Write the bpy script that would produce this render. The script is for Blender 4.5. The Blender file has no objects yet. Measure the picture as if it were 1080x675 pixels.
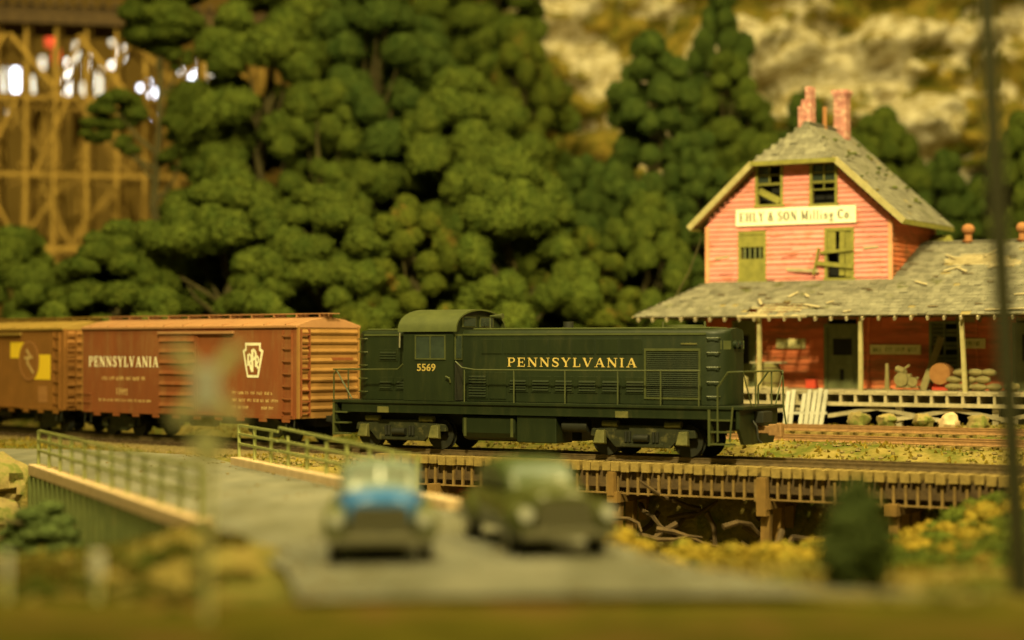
import bpy, math, random
import numpy as np
from mathutils import Vector, Matrix, noise as mn
R = math.radians
random.seed(7); RNG = np.random.default_rng(11)
S = bpy.context.scene
C = S.collection

# ------------------------------------------------------------ camera
cam_d = bpy.data.cameras.new('camera'); cam = bpy.data.objects.new('camera', cam_d); C.objects.link(cam)
cam.location = (0, 0, 3.45); cam.rotation_euler = (R(90 + 0.79), 0, 0)
cam_d.sensor_width = 36; cam_d.lens = 66.7; cam_d.clip_start = 0.5; cam_d.clip_end = 1000
cam_d.dof.use_dof = True; cam_d.dof.focus_distance = 62.0; cam_d.dof.aperture_fstop = 0.0667 / 0.62
S.camera = cam
S.view_settings.view_transform = 'Standard'; S.view_settings.look = 'None'
S.view_settings.exposure = 0.0; S.view_settings.gamma = 1.0
# ------------------------------------------------------------ world: dim warm room light
W = bpy.data.worlds.new('World'); S.world = W; W.use_nodes = True
bg = W.node_tree.nodes['Background']; bg.inputs[0].default_value = (0.66, 0.62, 0.14, 1); bg.inputs[1].default_value = 0.24
# ------------------------------------------------------------ room lamps (warm ceiling lamps over the layout)
def lamp(name, loc, aim, size, power, col, spread=180):
    d = bpy.data.lights.new(name, 'AREA'); d.shape = 'DISK'; d.size = size; d.energy = power; d.color = col; d.spread = R(spread)
    o = bpy.data.objects.new(name, d); C.objects.link(o); o.location = loc
    o.rotation_euler = (Vector(aim) - Vector(loc)).to_track_quat('-Z', 'Y').to_euler()
    return o
lamp('ceiling_lamp', (-4, 12, 50), (4, 80, 5), 5, 29000, (1.0, 0.83, 0.34), 96)
lamp('ceiling_lamp', (40, 26, 54), (-2, 76, 3), 7, 15000, (1.0, 0.80, 0.28), 100)
lamp('ceiling_lamp', (-22, 50, 76), (-6, 95, 6), 12, 36000, (1.0, 0.80, 0.30))
lamp('ceiling_lamp', (30, 74, 82), (14, 112, 14), 10, 44000, (1.0, 0.78, 0.28))

# ------------------------------------------------------------ materials
def mat(name, c1, c2=None, scale=3.0, rough=0.75, metal=0.0, bump=0.0, bscale=None, island=0.0, c3=None, c3scale=1.0,
        c3lo=0.5, c3hi=0.6, spec=0.3, stretch=(1, 1, 1), emit=None, es=0.0, bdist=0.05):
    m = bpy.data.materials.new(name); m.use_nodes = True
    nt = m.node_tree; N = nt.nodes; Lk = nt.links
    b = N['Principled BSDF']; b.inputs['Roughness'].default_value = rough; b.inputs['Metallic'].default_value = metal
    b.inputs['Specular IOR Level'].default_value = spec
    if emit:
        b.inputs['Emission Color'].default_value = (*emit, 1); b.inputs['Emission Strength'].default_value = es
    c2 = c2 or c1
    tc = N.new('ShaderNodeTexCoord'); mp = N.new('ShaderNodeMapping'); mp.inputs['Scale'].default_value = stretch
    Lk.new(tc.outputs['Object'], mp.inputs['Vector'])
    n = N.new('ShaderNodeTexNoise'); n.inputs['Scale'].default_value = scale; n.inputs['Detail'].default_value = 6
    n.inputs['Roughness'].default_value = 0.62
    Lk.new(mp.outputs[0], n.inputs['Vector'])
    r = N.new('ShaderNodeValToRGB'); r.color_ramp.elements[0].position = 0.32; r.color_ramp.elements[1].position = 0.68
    r.color_ramp.elements[0].color = (*c1, 1); r.color_ramp.elements[1].color = (*c2, 1)
    Lk.new(n.outputs['Fac'], r.inputs[0]); out = r.outputs[0]
    if c3:
        n3 = N.new('ShaderNodeTexNoise'); n3.inputs['Scale'].default_value = c3scale; n3.inputs['Detail'].default_value = 7
        n3.inputs['Roughness'].default_value = 0.68
        Lk.new(mp.outputs[0], n3.inputs['Vector'])
        r3 = N.new('ShaderNodeValToRGB'); r3.color_ramp.elements[0].position = c3lo; r3.color_ramp.elements[1].position = c3hi
        r3.color_ramp.elements[0].color = (0, 0, 0, 1); r3.color_ramp.elements[1].color = (1, 1, 1, 1)
        Lk.new(n3.outputs['Fac'], r3.inputs[0])
        mx = N.new('ShaderNodeMix'); mx.data_type = 'RGBA'
        Lk.new(r3.outputs[0], mx.inputs[0]); Lk.new(out, mx.inputs[6]); mx.inputs[7].default_value = (*c3, 1); out = mx.outputs[2]
    if island:
        g = N.new('ShaderNodeNewGeometry'); mr = N.new('ShaderNodeMapRange')
        mr.inputs[3].default_value = 1 - island; mr.inputs[4].default_value = 1 + island
        Lk.new(g.outputs['Random Per Island'], mr.inputs[0])
        hs = N.new('ShaderNodeHueSaturation'); Lk.new(mr.outputs[0], hs.inputs['Value']); Lk.new(out, hs.inputs['Color']); out = hs.outputs[0]
    Lk.new(out, b.inputs['Base Color'])
    if bump:
        nb = N.new('ShaderNodeTexNoise'); nb.inputs['Scale'].default_value = bscale or scale * 4; nb.inputs['Detail'].default_value = 5
        Lk.new(mp.outputs[0], nb.inputs['Vector'])
        bp = N.new('ShaderNodeBump'); bp.inputs['Strength'].default_value = bump; bp.inputs['Distance'].default_value = bdist
        Lk.new(nb.outputs['Fac'], bp.inputs['Height']); Lk.new(bp.outputs[0], b.inputs['Normal'])
    return m
M = {}
M['leaf'] = mat('foliage', (0.044, 0.068, 0.010), (0.098, 0.122, 0.018), 1.3, 0.9, island=0.28, spec=0.1, bump=.7, bscale=16, bdist=.1)
M['leaf_dark'] = mat('dark_foliage', (0.030, 0.054, 0.010), (0.070, 0.098, 0.018), 1.3, 0.9, island=0.28, spec=0.1, bump=.7, bscale=16, bdist=.1)
M['leaf_olive'] = mat('olive_foliage', (0.046, 0.066, 0.009), (0.105, 0.120, 0.015), 1.2, 0.9, island=0.3, spec=0.1, c3=(0.20, 0.13, 0.025), c3scale=.7, c3lo=.58, c3hi=.66, bump=.7, bscale=16, bdist=.1)
M['leaf_yellow'] = mat('yellow_brush', (0.15, 0.115, 0.014), (0.31, 0.21, 0.03), 1.6, 0.95, island=0.3, spec=0.05, c3=(0.09, 0.10, 0.018), c3scale=.8, c3lo=.5, c3hi=.62)
M['bush'] = mat('bush_green', (0.085, 0.12, 0.036), (0.13, 0.165, 0.05), 2, 0.9, island=0.25, spec=0.1)
M['bark'] = mat('bark', (0.055, 0.050, 0.018), (0.10, 0.08, 0.03), 4, 0.95, bump=0.5, bscale=10)
M['ground'] = mat('ground', (0.16, 0.125, 0.030), (0.29, 0.22, 0.07), 1.1, 0.97, bump=0.9, bscale=5, c3=(0.085, 0.095, 0.015), c3scale=0.42, c3lo=.46, c3hi=.58, spec=.1, bdist=.12)
M['hill'] = mat('hill_ground', (0.13, 0.12, 0.025), (0.26, 0.18, 0.05), .6, 0.97, bump=0.9, bscale=3, c3=(0.08, 0.10, 0.02), c3scale=0.3, spec=.1, bdist=.2)
M['front'] = mat('olive_foreground', (0.065, 0.060, 0.006), (0.13, 0.11, 0.012), .7, 0.97, bump=.6, bscale=4, c3=(0.13, 0.08, 0.02), c3scale=.35, spec=.05)
M['ballast'] = mat('ballast', (0.13, 0.10, 0.04), (0.28, 0.21, 0.09), 7, 0.95, bump=1.0, bscale=12, spec=.1, bdist=.08)
M['road'] = mat('road_surface', (0.135, 0.135, 0.105), (0.205, 0.195, 0.15), .7, 0.75, bump=0.15, bscale=8, c3=(0.10, 0.095, 0.055), c3scale=.5, c3lo=.45, c3hi=.7, stretch=(1, .35, 1))
M['concrete'] = mat('curb_concrete', (0.48, 0.34, 0.20), (0.60, 0.44, 0.27), 2, 0.85, bump=.2, bscale=9)
M['girder'] = mat('lit_green_girder_paint', (0.10, 0.12, 0.035), (0.15, 0.17, 0.05), 2, 0.6, c3=(0.16, 0.10, 0.04), c3scale=2, c3lo=.6, c3hi=.7)  # lit copy of the girder green, for stiffeners and flange
M['girder_shade'] = mat('shaded_girder_web', (0.035, 0.05, 0.016), (0.06, 0.075, 0.022), 2, 0.6)  # same green darkened, shade between the stiffeners put into the colour
M['railing'] = mat('green_rail_paint', (0.20, 0.22, 0.07), (0.30, 0.31, 0.11), 4, 0.6)
M['rail'] = mat('rail_steel', (0.09, 0.065, 0.035), (0.17, 0.12, 0.06), 5, 0.5, 0.35)
M['rail_rust'] = mat('rusty_rail', (0.22, 0.12, 0.05), (0.34, 0.19, 0.08), 5, 0.7, 0.1)
M['tie'] = mat('tie_wood', (0.18, 0.125, 0.036), (0.29, 0.205, 0.065), 4, 0.9, island=.25, bump=.3, stretch=(1, .3, 1))
M['batten'] = mat('batten_wood', (0.14, 0.085, 0.028), (0.25, 0.16, 0.055), 4, 0.9, island=.25)
M['dark_wood'] = mat('creosoted_wood', (0.055, 0.035, 0.018), (0.11, 0.07, 0.03), 3, 0.9, island=.25, bump=.3)
M['trestle'] = mat('brown_timber', (0.13, 0.075, 0.02), (0.22, 0.125, 0.034), 2, 0.9, island=.3)
M['trestle_far'] = mat('tan_trestle_timber', (0.25, 0.155, 0.033), (0.38, 0.24, 0.055), 2, 0.9, island=.35)
M['light_wood'] = mat('weathered_pale_wood', (0.28, 0.235, 0.145), (0.44, 0.375, 0.245), 3, 0.85, island=.16, bump=.2)
M['white_wood'] = mat('peeling_white_board', (0.30, 0.285, 0.235), (0.45, 0.43, 0.37), 3, 0.85, island=.12, stretch=(1, 1, .2))
M['cream'] = mat('cream_trim', (0.28, 0.24, 0.11), (0.38, 0.33, 0.165), 4, 0.8)
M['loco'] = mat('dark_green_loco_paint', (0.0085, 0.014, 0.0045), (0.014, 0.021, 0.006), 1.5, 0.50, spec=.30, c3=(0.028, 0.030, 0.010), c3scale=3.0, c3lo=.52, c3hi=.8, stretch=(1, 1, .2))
M['loco_roof'] = mat('lit_green_loco_roof', (0.042, 0.052, 0.012), (0.065, 0.076, 0.018), 1.5, 0.62, spec=.4)  # lighter copy of the body green, top light put into the colour
M['loco_trim'] = mat('green_handrail', (0.040, 0.048, 0.015), (0.065, 0.072, 0.023), 3, 0.45, spec=.5)
M['loco_black'] = mat('black_underframe', (0.012, 0.014, 0.010), (0.022, 0.022, 0.014), 3, 0.6)
M['truck'] = mat('weathered_truck_metal', (0.016, 0.019, 0.009), (0.030, 0.032, 0.013), 5, 0.6, c3=(0.10, 0.09, 0.035), c3scale=3, c3lo=.55, c3hi=.7)
M['journal'] = mat('olive_journal_box', (0.07, 0.07, 0.02), (0.13, 0.12, 0.04), 5, 0.6)
M['gold'] = mat('gold_lettering', (0.50, 0.36, 0.11), None, 3, 0.6)
M['journal_gold'] = mat('dull_gold_lettering', (0.34, 0.25, 0.07), None, 3, 0.6)
M['white_letter'] = mat('white_lettering', (0.72, 0.67, 0.50), (0.86, 0.82, 0.64), 6, 0.7)
M['faint_letter'] = mat('worn_lettering', (0.45, 0.30, 0.12), (0.56, 0.40, 0.18), 6, 0.7)
M['black_letter'] = mat('black_lettering', (0.03, 0.03, 0.028), (0.12, 0.11, 0.08), 14, 0.8)
M['oxide'] = mat('oxide_red_paint', (0.180, 0.054, 0.019), (0.235, 0.072, 0.024), .9, 0.6, c3=(0.25, 0.12, 0.045), c3scale=2.0, c3lo=.48, c3hi=.75, stretch=(1, 1, .22))
M['oxide_end'] = mat('dusty_oxide_end', (0.23, 0.115, 0.032), (0.30, 0.15, 0.042), 1.2, 0.65)
M['oxide_dark'] = mat('brown_boxcar_paint', (0.20, 0.085, 0.018), (0.26, 0.11, 0.025), .9, 0.65)
M['oxide_roof'] = mat('ochre_boxcar_roof', (0.26, 0.165, 0.04), (0.33, 0.21, 0.05), 1.2, 0.6)
M['oxide_roof_pink'] = mat('dusty_boxcar_roof', (0.32, 0.16, 0.075), (0.39, 0.20, 0.095), 1.2, 0.55)
M['yellow'] = mat('yellow_emblem', (0.80, 0.55, 0.03), None, 3, 0.6)
M['emblem_brown'] = mat('brown_emblem', (0.24, 0.10, 0.025), None, 3, 0.6)
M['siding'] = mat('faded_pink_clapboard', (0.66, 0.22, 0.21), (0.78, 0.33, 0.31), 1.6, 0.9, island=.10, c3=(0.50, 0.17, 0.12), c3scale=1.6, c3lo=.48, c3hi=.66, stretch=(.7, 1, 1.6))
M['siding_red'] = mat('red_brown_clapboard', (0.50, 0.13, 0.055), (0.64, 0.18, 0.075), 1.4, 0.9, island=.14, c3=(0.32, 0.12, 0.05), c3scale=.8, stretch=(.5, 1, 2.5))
M['corner'] = mat('salmon_corner_board', (0.64, 0.27, 0.15), (0.70, 0.34, 0.19), 3, 0.85)
M['shingle'] = mat('grey_shingle', (0.115, 0.108, 0.082), (0.20, 0.188, 0.145), 2.2, 0.95, island=.20, c3=(0.085, 0.085, 0.03), c3scale=1.0, c3lo=.60, c3hi=.68)
M['sheath'] = mat('roof_sheathing', (0.20, 0.16, 0.07), (0.28, 0.22, 0.1), 3, 0.95)
M['olive_trim'] = mat('olive_window_trim', (0.15, 0.145, 0.032), (0.24, 0.22, 0.05), 4, 0.85, island=.15)
M['green_door'] = mat('grey_green_door', (0.10, 0.115, 0.05), (0.16, 0.17, 0.075), 2, 0.85)
M['dark_in'] = mat('dark_interior', (0.012, 0.012, 0.010), None, 3, 0.9)  # near-black stands in for shade inside and under the station
M['glass'] = mat('dark_glass', (0.02, 0.028, 0.022), (0.035, 0.05, 0.035), 2, 0.12, spec=.6)
M['brick'] = mat('pinkish_brick', (0.36, 0.13, 0.115), (0.50, 0.24, 0.22), 6, 0.9, c3=(0.66, 0.40, 0.33), c3scale=5, c3lo=.5, c3hi=.6, bump=.5, bscale=14, island=.15)
M['terracotta'] = mat('terracotta', (0.30, 0.13, 0.05), (0.38, 0.17, 0.07), 3, 0.8)
M['rock'] = mat('pale_rock', (0.40, 0.33, 0.20), (0.62, 0.55, 0.40), 0.9, 0.95, bump=.9, bscale=2.5, bdist=.3)
M['boulder'] = mat('brown_rock', (0.20, 0.15, 0.06), (0.34, 0.26, 0.10), 2, 0.95, bump=.9, bscale=5, c3=(0.13, 0.14, 0.03), c3scale=1, island=.2)
M['sign'] = mat('cream_sign_board', (0.86, 0.80, 0.62), (0.92, 0.87, 0.70), 5, 0.8)
M['sign_small'] = mat('yellowed_sign', (0.50, 0.44, 0.20), (0.58, 0.52, 0.26), 5, 0.8)
M['barrel'] = mat('olive_barrel', (0.17, 0.15, 0.05), (0.24, 0.21, 0.08), 4, 0.8)
M['sack'] = mat('sack_cloth', (0.20, 0.165, 0.07), (0.28, 0.235, 0.105), 4, 0.95, island=.12, bump=.4)
M['orange'] = mat('rust_orange', (0.30, 0.135, 0.045), (0.38, 0.18, 0.06), 4, 0.8)
M['red'] = mat('red_paint', (0.55, 0.06, 0.03), None, 3, 0.7)
M['blue'] = mat('car_blue', (0.03, 0.15, 0.46), (0.045, 0.19, 0.52), 2, 0.3, spec=.6)
M['bluegrey'] = mat('car_blue_grey', (0.16, 0.20, 0.17), (0.20, 0.25, 0.22), 2, 0.3, spec=.6)
M['olivecar'] = mat('car_olive', (0.10, 0.115, 0.022), (0.14, 0.15, 0.03), 2, 0.35, spec=.6)
M['greencar'] = mat('car_dark_green', (0.045, 0.065, 0.018), (0.06, 0.085, 0.025), 2, 0.35, spec=.6)
M['darkolive'] = mat('car_dark_olive', (0.060, 0.068, 0.015), (0.08, 0.088, 0.02), 2, 0.3, spec=.6)
M['chrome'] = mat('chrome', (0.36, 0.34, 0.24), None, 3, 0.3, 0.75)
M['lamp_glass'] = mat('headlamp_glass', (0.75, 0.75, 0.68), None, 3, 0.2)
M['car_glass'] = mat('car_window_glass', (0.06, 0.07, 0.03), (0.09, 0.10, 0.04), 2, 0.5, spec=.3)
M['tyre'] = mat('tyre_rubber', (0.02, 0.02, 0.016), None, 3, 0.8)
M['pole'] = mat('dark_pole_wood', (0.045, 0.045, 0.02), (0.075, 0.07, 0.03), 4, 0.9)
M['cross'] = mat('faded_crossbuck_paint', (0.80, 0.76, 0.36), (0.88, 0.85, 0.5), 3, 0.8)
M['leaf_brown'] = mat('brown_scrub', (0.075, 0.062, 0.011), (0.14, 0.108, 0.02), 1.2, 0.95, island=.2, spec=.05, c3=(0.06, 0.075, 0.012), c3scale=.6)
M['white_post'] = mat('white_post_paint', (0.92, 0.90, 0.86), None, 3, 0.5)
M['wall'] = mat('room_wall', (0.30, 0.18, 0.05), (0.42, 0.25, 0.07), .05, 0.95)
M['bulb'] = mat('lit_white_lamp', (1, 1, 1), None, 3, .5, emit=(1.0, 0.97, 0.88), es=3.8)
M['glow_dim'] = mat('lit_lamp_and_wall', (1, 1, 1), None, 3, .5, emit=(0.95, 0.90, 0.76), es=1.2)  # soft lamps, and the glow of two lit wall patches
M['bulb_blue'] = mat('lit_cool_lamp', (1, 1, 1), None, 3, .5, emit=(0.82, 0.86, 1.0), es=8)
M['bulb_red'] = mat('lit_red_lamp', (1, .1, .05), None, 3, .5, emit=(1.0, 0.10, 0.04), es=0.9)

# ------------------------------------------------------------ mesh builder
class MB:
    def __init__(s): s.v = []; s.f = []
    def add(s, vs, fs):
        n = len(s.v); s.v += [tuple(p) for p in vs]; s.f += [tuple(i + n for i in f) for f in fs]; return s
    def box(s, x0, x1, y0, y1, z0, z1):
        return s.add([(x0, y0, z0), (x1, y0, z0), (x1, y1, z0), (x0, y1, z0), (x0, y0, z1), (x1, y0, z1), (x1, y1, z1), (x0, y1, z1)],
                     [(0, 3, 2, 1), (4, 5, 6, 7), (0, 1, 5, 4), (1, 2, 6, 5), (2, 3, 7, 6), (3, 0, 4, 7)])
    def hexa(s, lo, hi):   # lo, hi: four points each, anticlockwise from above
        return s.add(list(lo) + list(hi), [(0, 3, 2, 1), (4, 5, 6, 7), (0, 1, 5, 4), (1, 2, 6, 5), (2, 3, 7, 6), (3, 0, 4, 7)])
    def bar(s, p, q, w, h=None, up=(0, 0, 1)):
        h = h or w; p = Vector(p); q = Vector(q); d = (q - p).normalized(); up = Vector(up)
        if abs(d.dot(up)) > .98: up = Vector((0, 1, 0))
        sx = d.cross(up).normalized() * w / 2; sz = sx.cross(d).normalized() * h / 2
        return s.hexa([p - sx - sz, p + sx - sz, q + sx - sz, q - sx - sz], [p - sx + sz, p + sx + sz, q + sx + sz, q - sx + sz])
    def tube(s, pts, r, n=8, caps=True):
        pts = [Vector(p) for p in pts]; k = len(pts); rs = r if isinstance(r, (list, tuple)) else [r] * k
        base = len(s.v); ref = None
        for i, p in enumerate(pts):
            d = ((pts[min(i + 1, k - 1)] - pts[max(i - 1, 0)])).normalized()
            if ref is None:
                ref = Vector((0, 0, 1)) if abs(d.z) < .9 else Vector((1, 0, 0))
            a = d.cross(ref).normalized(); b = a.cross(d).normalized(); ref = b
            for j in range(n):
                t = 2 * math.pi * j / n; s.v.append(tuple(p + (a * math.cos(t) + b * math.sin(t)) * rs[i]))
        for i in range(k - 1):
            for j in range(n):
                a0 = base + i * n + j; a1 = base + i * n + (j + 1) % n
                s.f.append((a0, a1, a1 + n, a0 + n))
        if caps:
            s.f.append(tuple(base + j for j in range(n))[::-1]); s.f.append(tuple(base + (k - 1) * n + j for j in range(n)))
        return s
    def loft(s, secs, caps=True, closed=True):
        n = len(secs[0]); base = len(s.v)
        for sec in secs: s.v += [tuple(p) for p in sec]
        for i in range(len(secs) - 1):
            for j in range(n if closed else n - 1):
                a0 = base + i * n + j; a1 = base + i * n + (j + 1) % n
                s.f.append((a0, a1, a1 + n, a0 + n))
        if caps:
            s.f.append(tuple(base + j for j in range(n))[::-1]); s.f.append(tuple(base + (len(secs) - 1) * n + j for j in range(n)))
        return s
    def prism_y(s, poly, y0, y1):   # poly in (x, z), extruded along y
        return s.loft([[(x, y0, z) for x, z in poly], [(x, y1, z) for x, z in poly]])
    def prism_x(s, poly, x0, x1):   # poly in (y, z)
        return s.loft([[(x0, y, z) for y, z in poly], [(x1, y, z) for y, z in poly]])
    def ball(s, c, r, n=10, sz=1.0):
        secs = []
        for i in range(1, n):
            t = math.pi * i / n
            secs.append([(c[0] + r * math.sin(t) * math.cos(2 * math.pi * j / (n * 2)), c[1] + r * math.sin(t) * math.sin(2 * math.pi * j / (n * 2)), c[2] - r * sz * math.cos(t)) for j in range(n * 2)])
        return s.loft(secs)
    def rock(s, c, r, seed=0, sq=.7, n=7):
        rr = random.Random(seed); off = Vector((rr.random() * 50, rr.random() * 50, rr.random() * 50)); secs = []
        for i in range(1, n):
            t = math.pi * i / n; row = []
            for j in range(n * 2):
                p = 2 * math.pi * j / (n * 2); d = Vector((math.sin(t) * math.cos(p), math.sin(t) * math.sin(p), -math.cos(t)))
                q = r * (1 + .45 * mn.noise(d * 1.3 + off) + .2 * mn.noise(d * 3 + off))
                row.append((c[0] + d.x * q, c[1] + d.y * q, c[2] + d.z * q * sq))
            secs.append(row)
        return s.loft(secs)
    def build(s, name, m, parent=None, bevel=0, smooth=False, label=None):
        me = bpy.data.meshes.new(name); me.from_pydata(s.v, [], s.f)
        import bmesh
        bm = bmesh.new(); bm.from_mesh(me); bmesh.ops.recalc_face_normals(bm, faces=bm.faces); bm.to_mesh(me); bm.free()
        me.materials.append(M[m] if isinstance(m, str) else m)
        if smooth:
            me.polygons.foreach_set('use_smooth', [True] * len(me.polygons)); me.set_sharp_from_angle(angle=R(38))
        o = bpy.data.objects.new(name, me); C.objects.link(o)
        if parent: o.parent = parent
        if bevel:
            b = o.modifiers.new('bevel', 'BEVEL'); b.width = bevel; b.segments = 2; b.limit_method = 'ANGLE'; b.angle_limit = R(40)
        if label: o['label'] = label
        return o
def nump(name, v, f, m, parent=None, smooth=True, k=3):   # big meshes straight from arrays
    me = bpy.data.meshes.new(name); v = np.asarray(v, np.float32); f = np.asarray(f, np.int32)
    me.vertices.add(len(v)); me.vertices.foreach_set('co', v.ravel())
    me.loops.add(f.size); me.loops.foreach_set('vertex_index', f.ravel())
    me.polygons.add(len(f)); me.polygons.foreach_set('loop_start', np.arange(0, f.size, k, dtype=np.int32))
    me.polygons.foreach_set('use_smooth', np.full(len(f), smooth))
    me.update(calc_edges=True); me.validate(); me.materials.append(M[m] if isinstance(m, str) else m)
    o = bpy.data.objects.new(name, me); C.objects.link(o)
    if parent: o.parent = parent
    return o
def tag(o, label, cat, group=None, kind=None):
    o['label'] = label; o['category'] = cat
    if group: o['group'] = group
    if kind: o['kind'] = kind
    return o
def thing(name, label, cat, loc=(0, 0, 0), rz=0, group=None):
    o = bpy.data.objects.new(name, None); C.objects.link(o); o.location = loc; o.rotation_euler = (0, 0, rz)
    o.empty_display_size = .3
    return tag(o, label, cat, group)
def struct(o): o['kind'] = 'structure'; return o
def copy_tree(o, parent=None):
    c = o.copy(); C.objects.link(c); c.parent = parent
    for ch in list(o.children): copy_tree(ch, c)
    return c

# ------------------------------------------------------------ lettering on a plane facing local -y
def font_part(txt, name, m, parent, x, y, z, h, width=None, label=None, bold=0.0, right=False):
    cu = bpy.data.curves.new(name, 'FONT'); cu.body = txt; cu.size = 1; cu.extrude = 0.004; cu.offset = bold; cu.resolution_u = 3
    t = bpy.data.objects.new(name, cu); C.objects.link(t)
    bpy.context.view_layer.update()
    me = bpy.data.meshes.new_from_object(t.evaluated_get(bpy.context.evaluated_depsgraph_get()))
    bpy.data.objects.remove(t); bpy.data.curves.remove(cu)
    xs = [v.co.x for v in me.vertices]; ys = [v.co.y for v in me.vertices]
    sx0, sx1, hh = min(xs), max(xs), 0.72
    sc = h / hh; scx = (width / (sx1 - sx0)) if width else sc
    for v in me.vertices:
        a, b, c = v.co; v.co = (x + (a - (sx0 + sx1) / 2) * scx, y - c, z + b * sc - h / 2)
    me.name = name; me.materials.clear(); me.materials.append(M[m])
    o = bpy.data.objects.new(name, me); C.objects.link(o); o.parent = parent
    if label: o['label'] = label
    return o
T_, t_ = .20, .085
GL = {  # serif capitals: width, strokes (x0, z0, x1, z1, weight)
 'P': (.72, [(.17, 0, .17, 1, T_), (.17, .96, .5, .96, t_), (.5, .96, .64, .86, .12), (.64, .88, .64, .6, .17), (.64, .62, .5, .5, .12), (.17, .48, .5, .48, t_), (.02, .03, .34, .03, .06), (.02, .97, .2, .97, .06)]),
 'E': (.74, [(.17, 0, .17, 1, T_), (.02, .96, .68, .96, t_), (.17, .5, .52, .5, t_), (.02, .04, .68, .04, t_), (.66, .98, .66, .72, .07), (.66, .02, .68, .3, .07), (.5, .36, .5, .64, .06)]),
 'N': (.92, [(.15, 0, .15, 1, t_), (.77, 0, .77, 1, t_), (.15, .97, .77, .03, T_), (.02, .03, .3, .03, .06), (.02, .97, .2, .97, .06), (.62, .97, .92, .97, .06)]),
 'S': (.66, [(.6, .95, .6, .7, .07), (.58, .86, .42, .96, .1), (.42, .96, .22, .95, .1), (.22, .95, .1, .8, .16), (.1, .8, .16, .62, .18), (.16, .62, .5, .42, .19), (.5, .42, .58, .22, .18), (.58, .22, .44, .05, .15), (.44, .04, .22, .04, .1), (.22, .05, .08, .18, .1), (.07, .05, .07, .32, .07)]),
 'Y': (.84, [(.12, .98, .42, .45, T_), (.74, .98, .42, .45, t_), (.42, 0, .42, .5, T_), (.0, .97, .28, .97, .06), (.6, .97, .86, .97, .06), (.26, .03, .58, .03, .06)]),
 'L': (.68, [(.17, 0, .17, 1, T_), (.02, .04, .64, .04, t_), (.02, .97, .34, .97, .06), (.63, .02, .63, .34, .07)]),
 'V': (.86, [(.12, .98, .44, .02, T_), (.76, .98, .44, .02, t_), (.0, .97, .28, .97, .06), (.62, .97, .88, .97, .06)]),
 'A': (.88, [(.46, .98, .76, .02, T_), (.44, .98, .14, .02, t_), (.24, .34, .66, .34, t_), (.0, .03, .28, .03, .06), (.6, .03, .92, .03, .06)]),
 'I': (.38, [(.19, 0, .19, 1, T_), (.02, .03, .36, .03, .06), (.02, .97, .36, .97, .06)]),
}
def ring(cx, cz, rx, rz, t, a0=0, a1=360, n=10):
    P_ = [(cx + rx * math.cos(R(a0 + (a1 - a0) * k / n)), cz + rz * math.sin(R(a0 + (a1 - a0) * k / n))) for k in range(n + 1)]
    return [(a[0], a[1], b[0], b[1], t * (.55 + .75 * abs(math.cos(R(a0 + (a1 - a0) * (k + .5) / n))))) for k, (a, b) in enumerate(zip(P_[:-1], P_[1:]))]
GL.update({
 'H': (.92, [(.2, 0, .2, 1, T_), (.74, 0, .74, 1, T_), (.2, .5, .74, .5, t_), (.02, .03, .38, .03, .06), (.02, .97, .38, .97, .06), (.56, .03, .92, .03, .06), (.56, .97, .92, .97, .06)]),
 'O': (.86, ring(.42, .5, .34, .46, .17)), 'C': (.78, ring(.42, .5, .34, .46, .17, 40, 320) + [(.7, .98, .7, .68, .06)]),
 '&': (.8, ring(.32, .74, .18, .22, .12) + ring(.30, .27, .25, .25, .14) + [(.2, .6, .72, .02, .15), (.5, .35, .72, .5, .07)]),
 'M': (1.06, [(.15, 0, .15, 1, t_), (.88, 0, .88, 1, T_), (.15, .97, .5, .1, T_), (.88, .97, .5, .1, t_), (.02, .03, .3, .03, .06), (.7, .03, 1.04, .03, .06), (.02, .97, .22, .97, .06), (.84, .97, 1.04, .97, .06)]),
 'i': (.32, [(.16, 0, .16, .62, .15), (.02, .03, .3, .03, .06), (.04, .6, .16, .6, .06), (.09, .85, .23, .85, .14)]),
 'l': (.32, [(.16, 0, .16, 1, .15), (.02, .03, .3, .03, .06), (.04, .97, .16, .97, .06)]),
 'n': (.66, [(.16, 0, .16, .62, .15), (.5, 0, .5, .45, .15), (.16, .5, .36, .62, .09), (.36, .62, .5, .45, .12), (.02, .03, .3, .03, .06), (.38, .03, .64, .03, .06)]),
 'g': (.6, ring(.26, .4, .18, .21, .13) + ring(.28, -.1, .22, .14, .11) + [(.3, .2, .2, .06, .08), (.42, .56, .56, .62, .08)]),
 'o': (.6, ring(.28, .31, .22, .29, .14)), '.': (.24, [(.05, .06, .19, .06, .14)]), ' ': (.25, [])})
def serif_part(txt, name, m, parent, x, y, z, h, width, bold=1.0):
    tot = sum(GL[c][0] + .2 for c in txt) - .2; sx = width / tot; mb = MB(); cx = x - width / 2; k = 0
    for ch in txt:
        w, st = GL[ch]
        for (a, b, c, d, t) in st:
            p = Vector((cx + a * sx, 0, z - h / 2 + b * h)); q = Vector((cx + c * sx, 0, z - h / 2 + d * h)); dd = (q - p).normalized()
            nrm = Vector((-dd.z, 0, dd.x)) * (t * h * bold / 2); yy = y - .004 - .0004 * (k % 7); k += 1
            mb.add([(p + nrm).xyz + Vector((0, yy, 0)), (q + nrm) + Vector((0, yy, 0)), (q - nrm) + Vector((0, yy, 0)), (p - nrm) + Vector((0, yy, 0)),
                    (p + nrm) + Vector((0, y + .003, 0)), (q + nrm) + Vector((0, y + .003, 0)), (q - nrm) + Vector((0, y + .003, 0)), (p - nrm) + Vector((0, y + .003, 0))],
                   [(0, 1, 2, 3), (0, 4, 5, 1), (1, 5, 6, 2), (2, 6, 7, 3), (3, 7, 4, 0)])
        cx += (w + .2) * sx
    return mb.build(name, m, parent)
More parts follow.
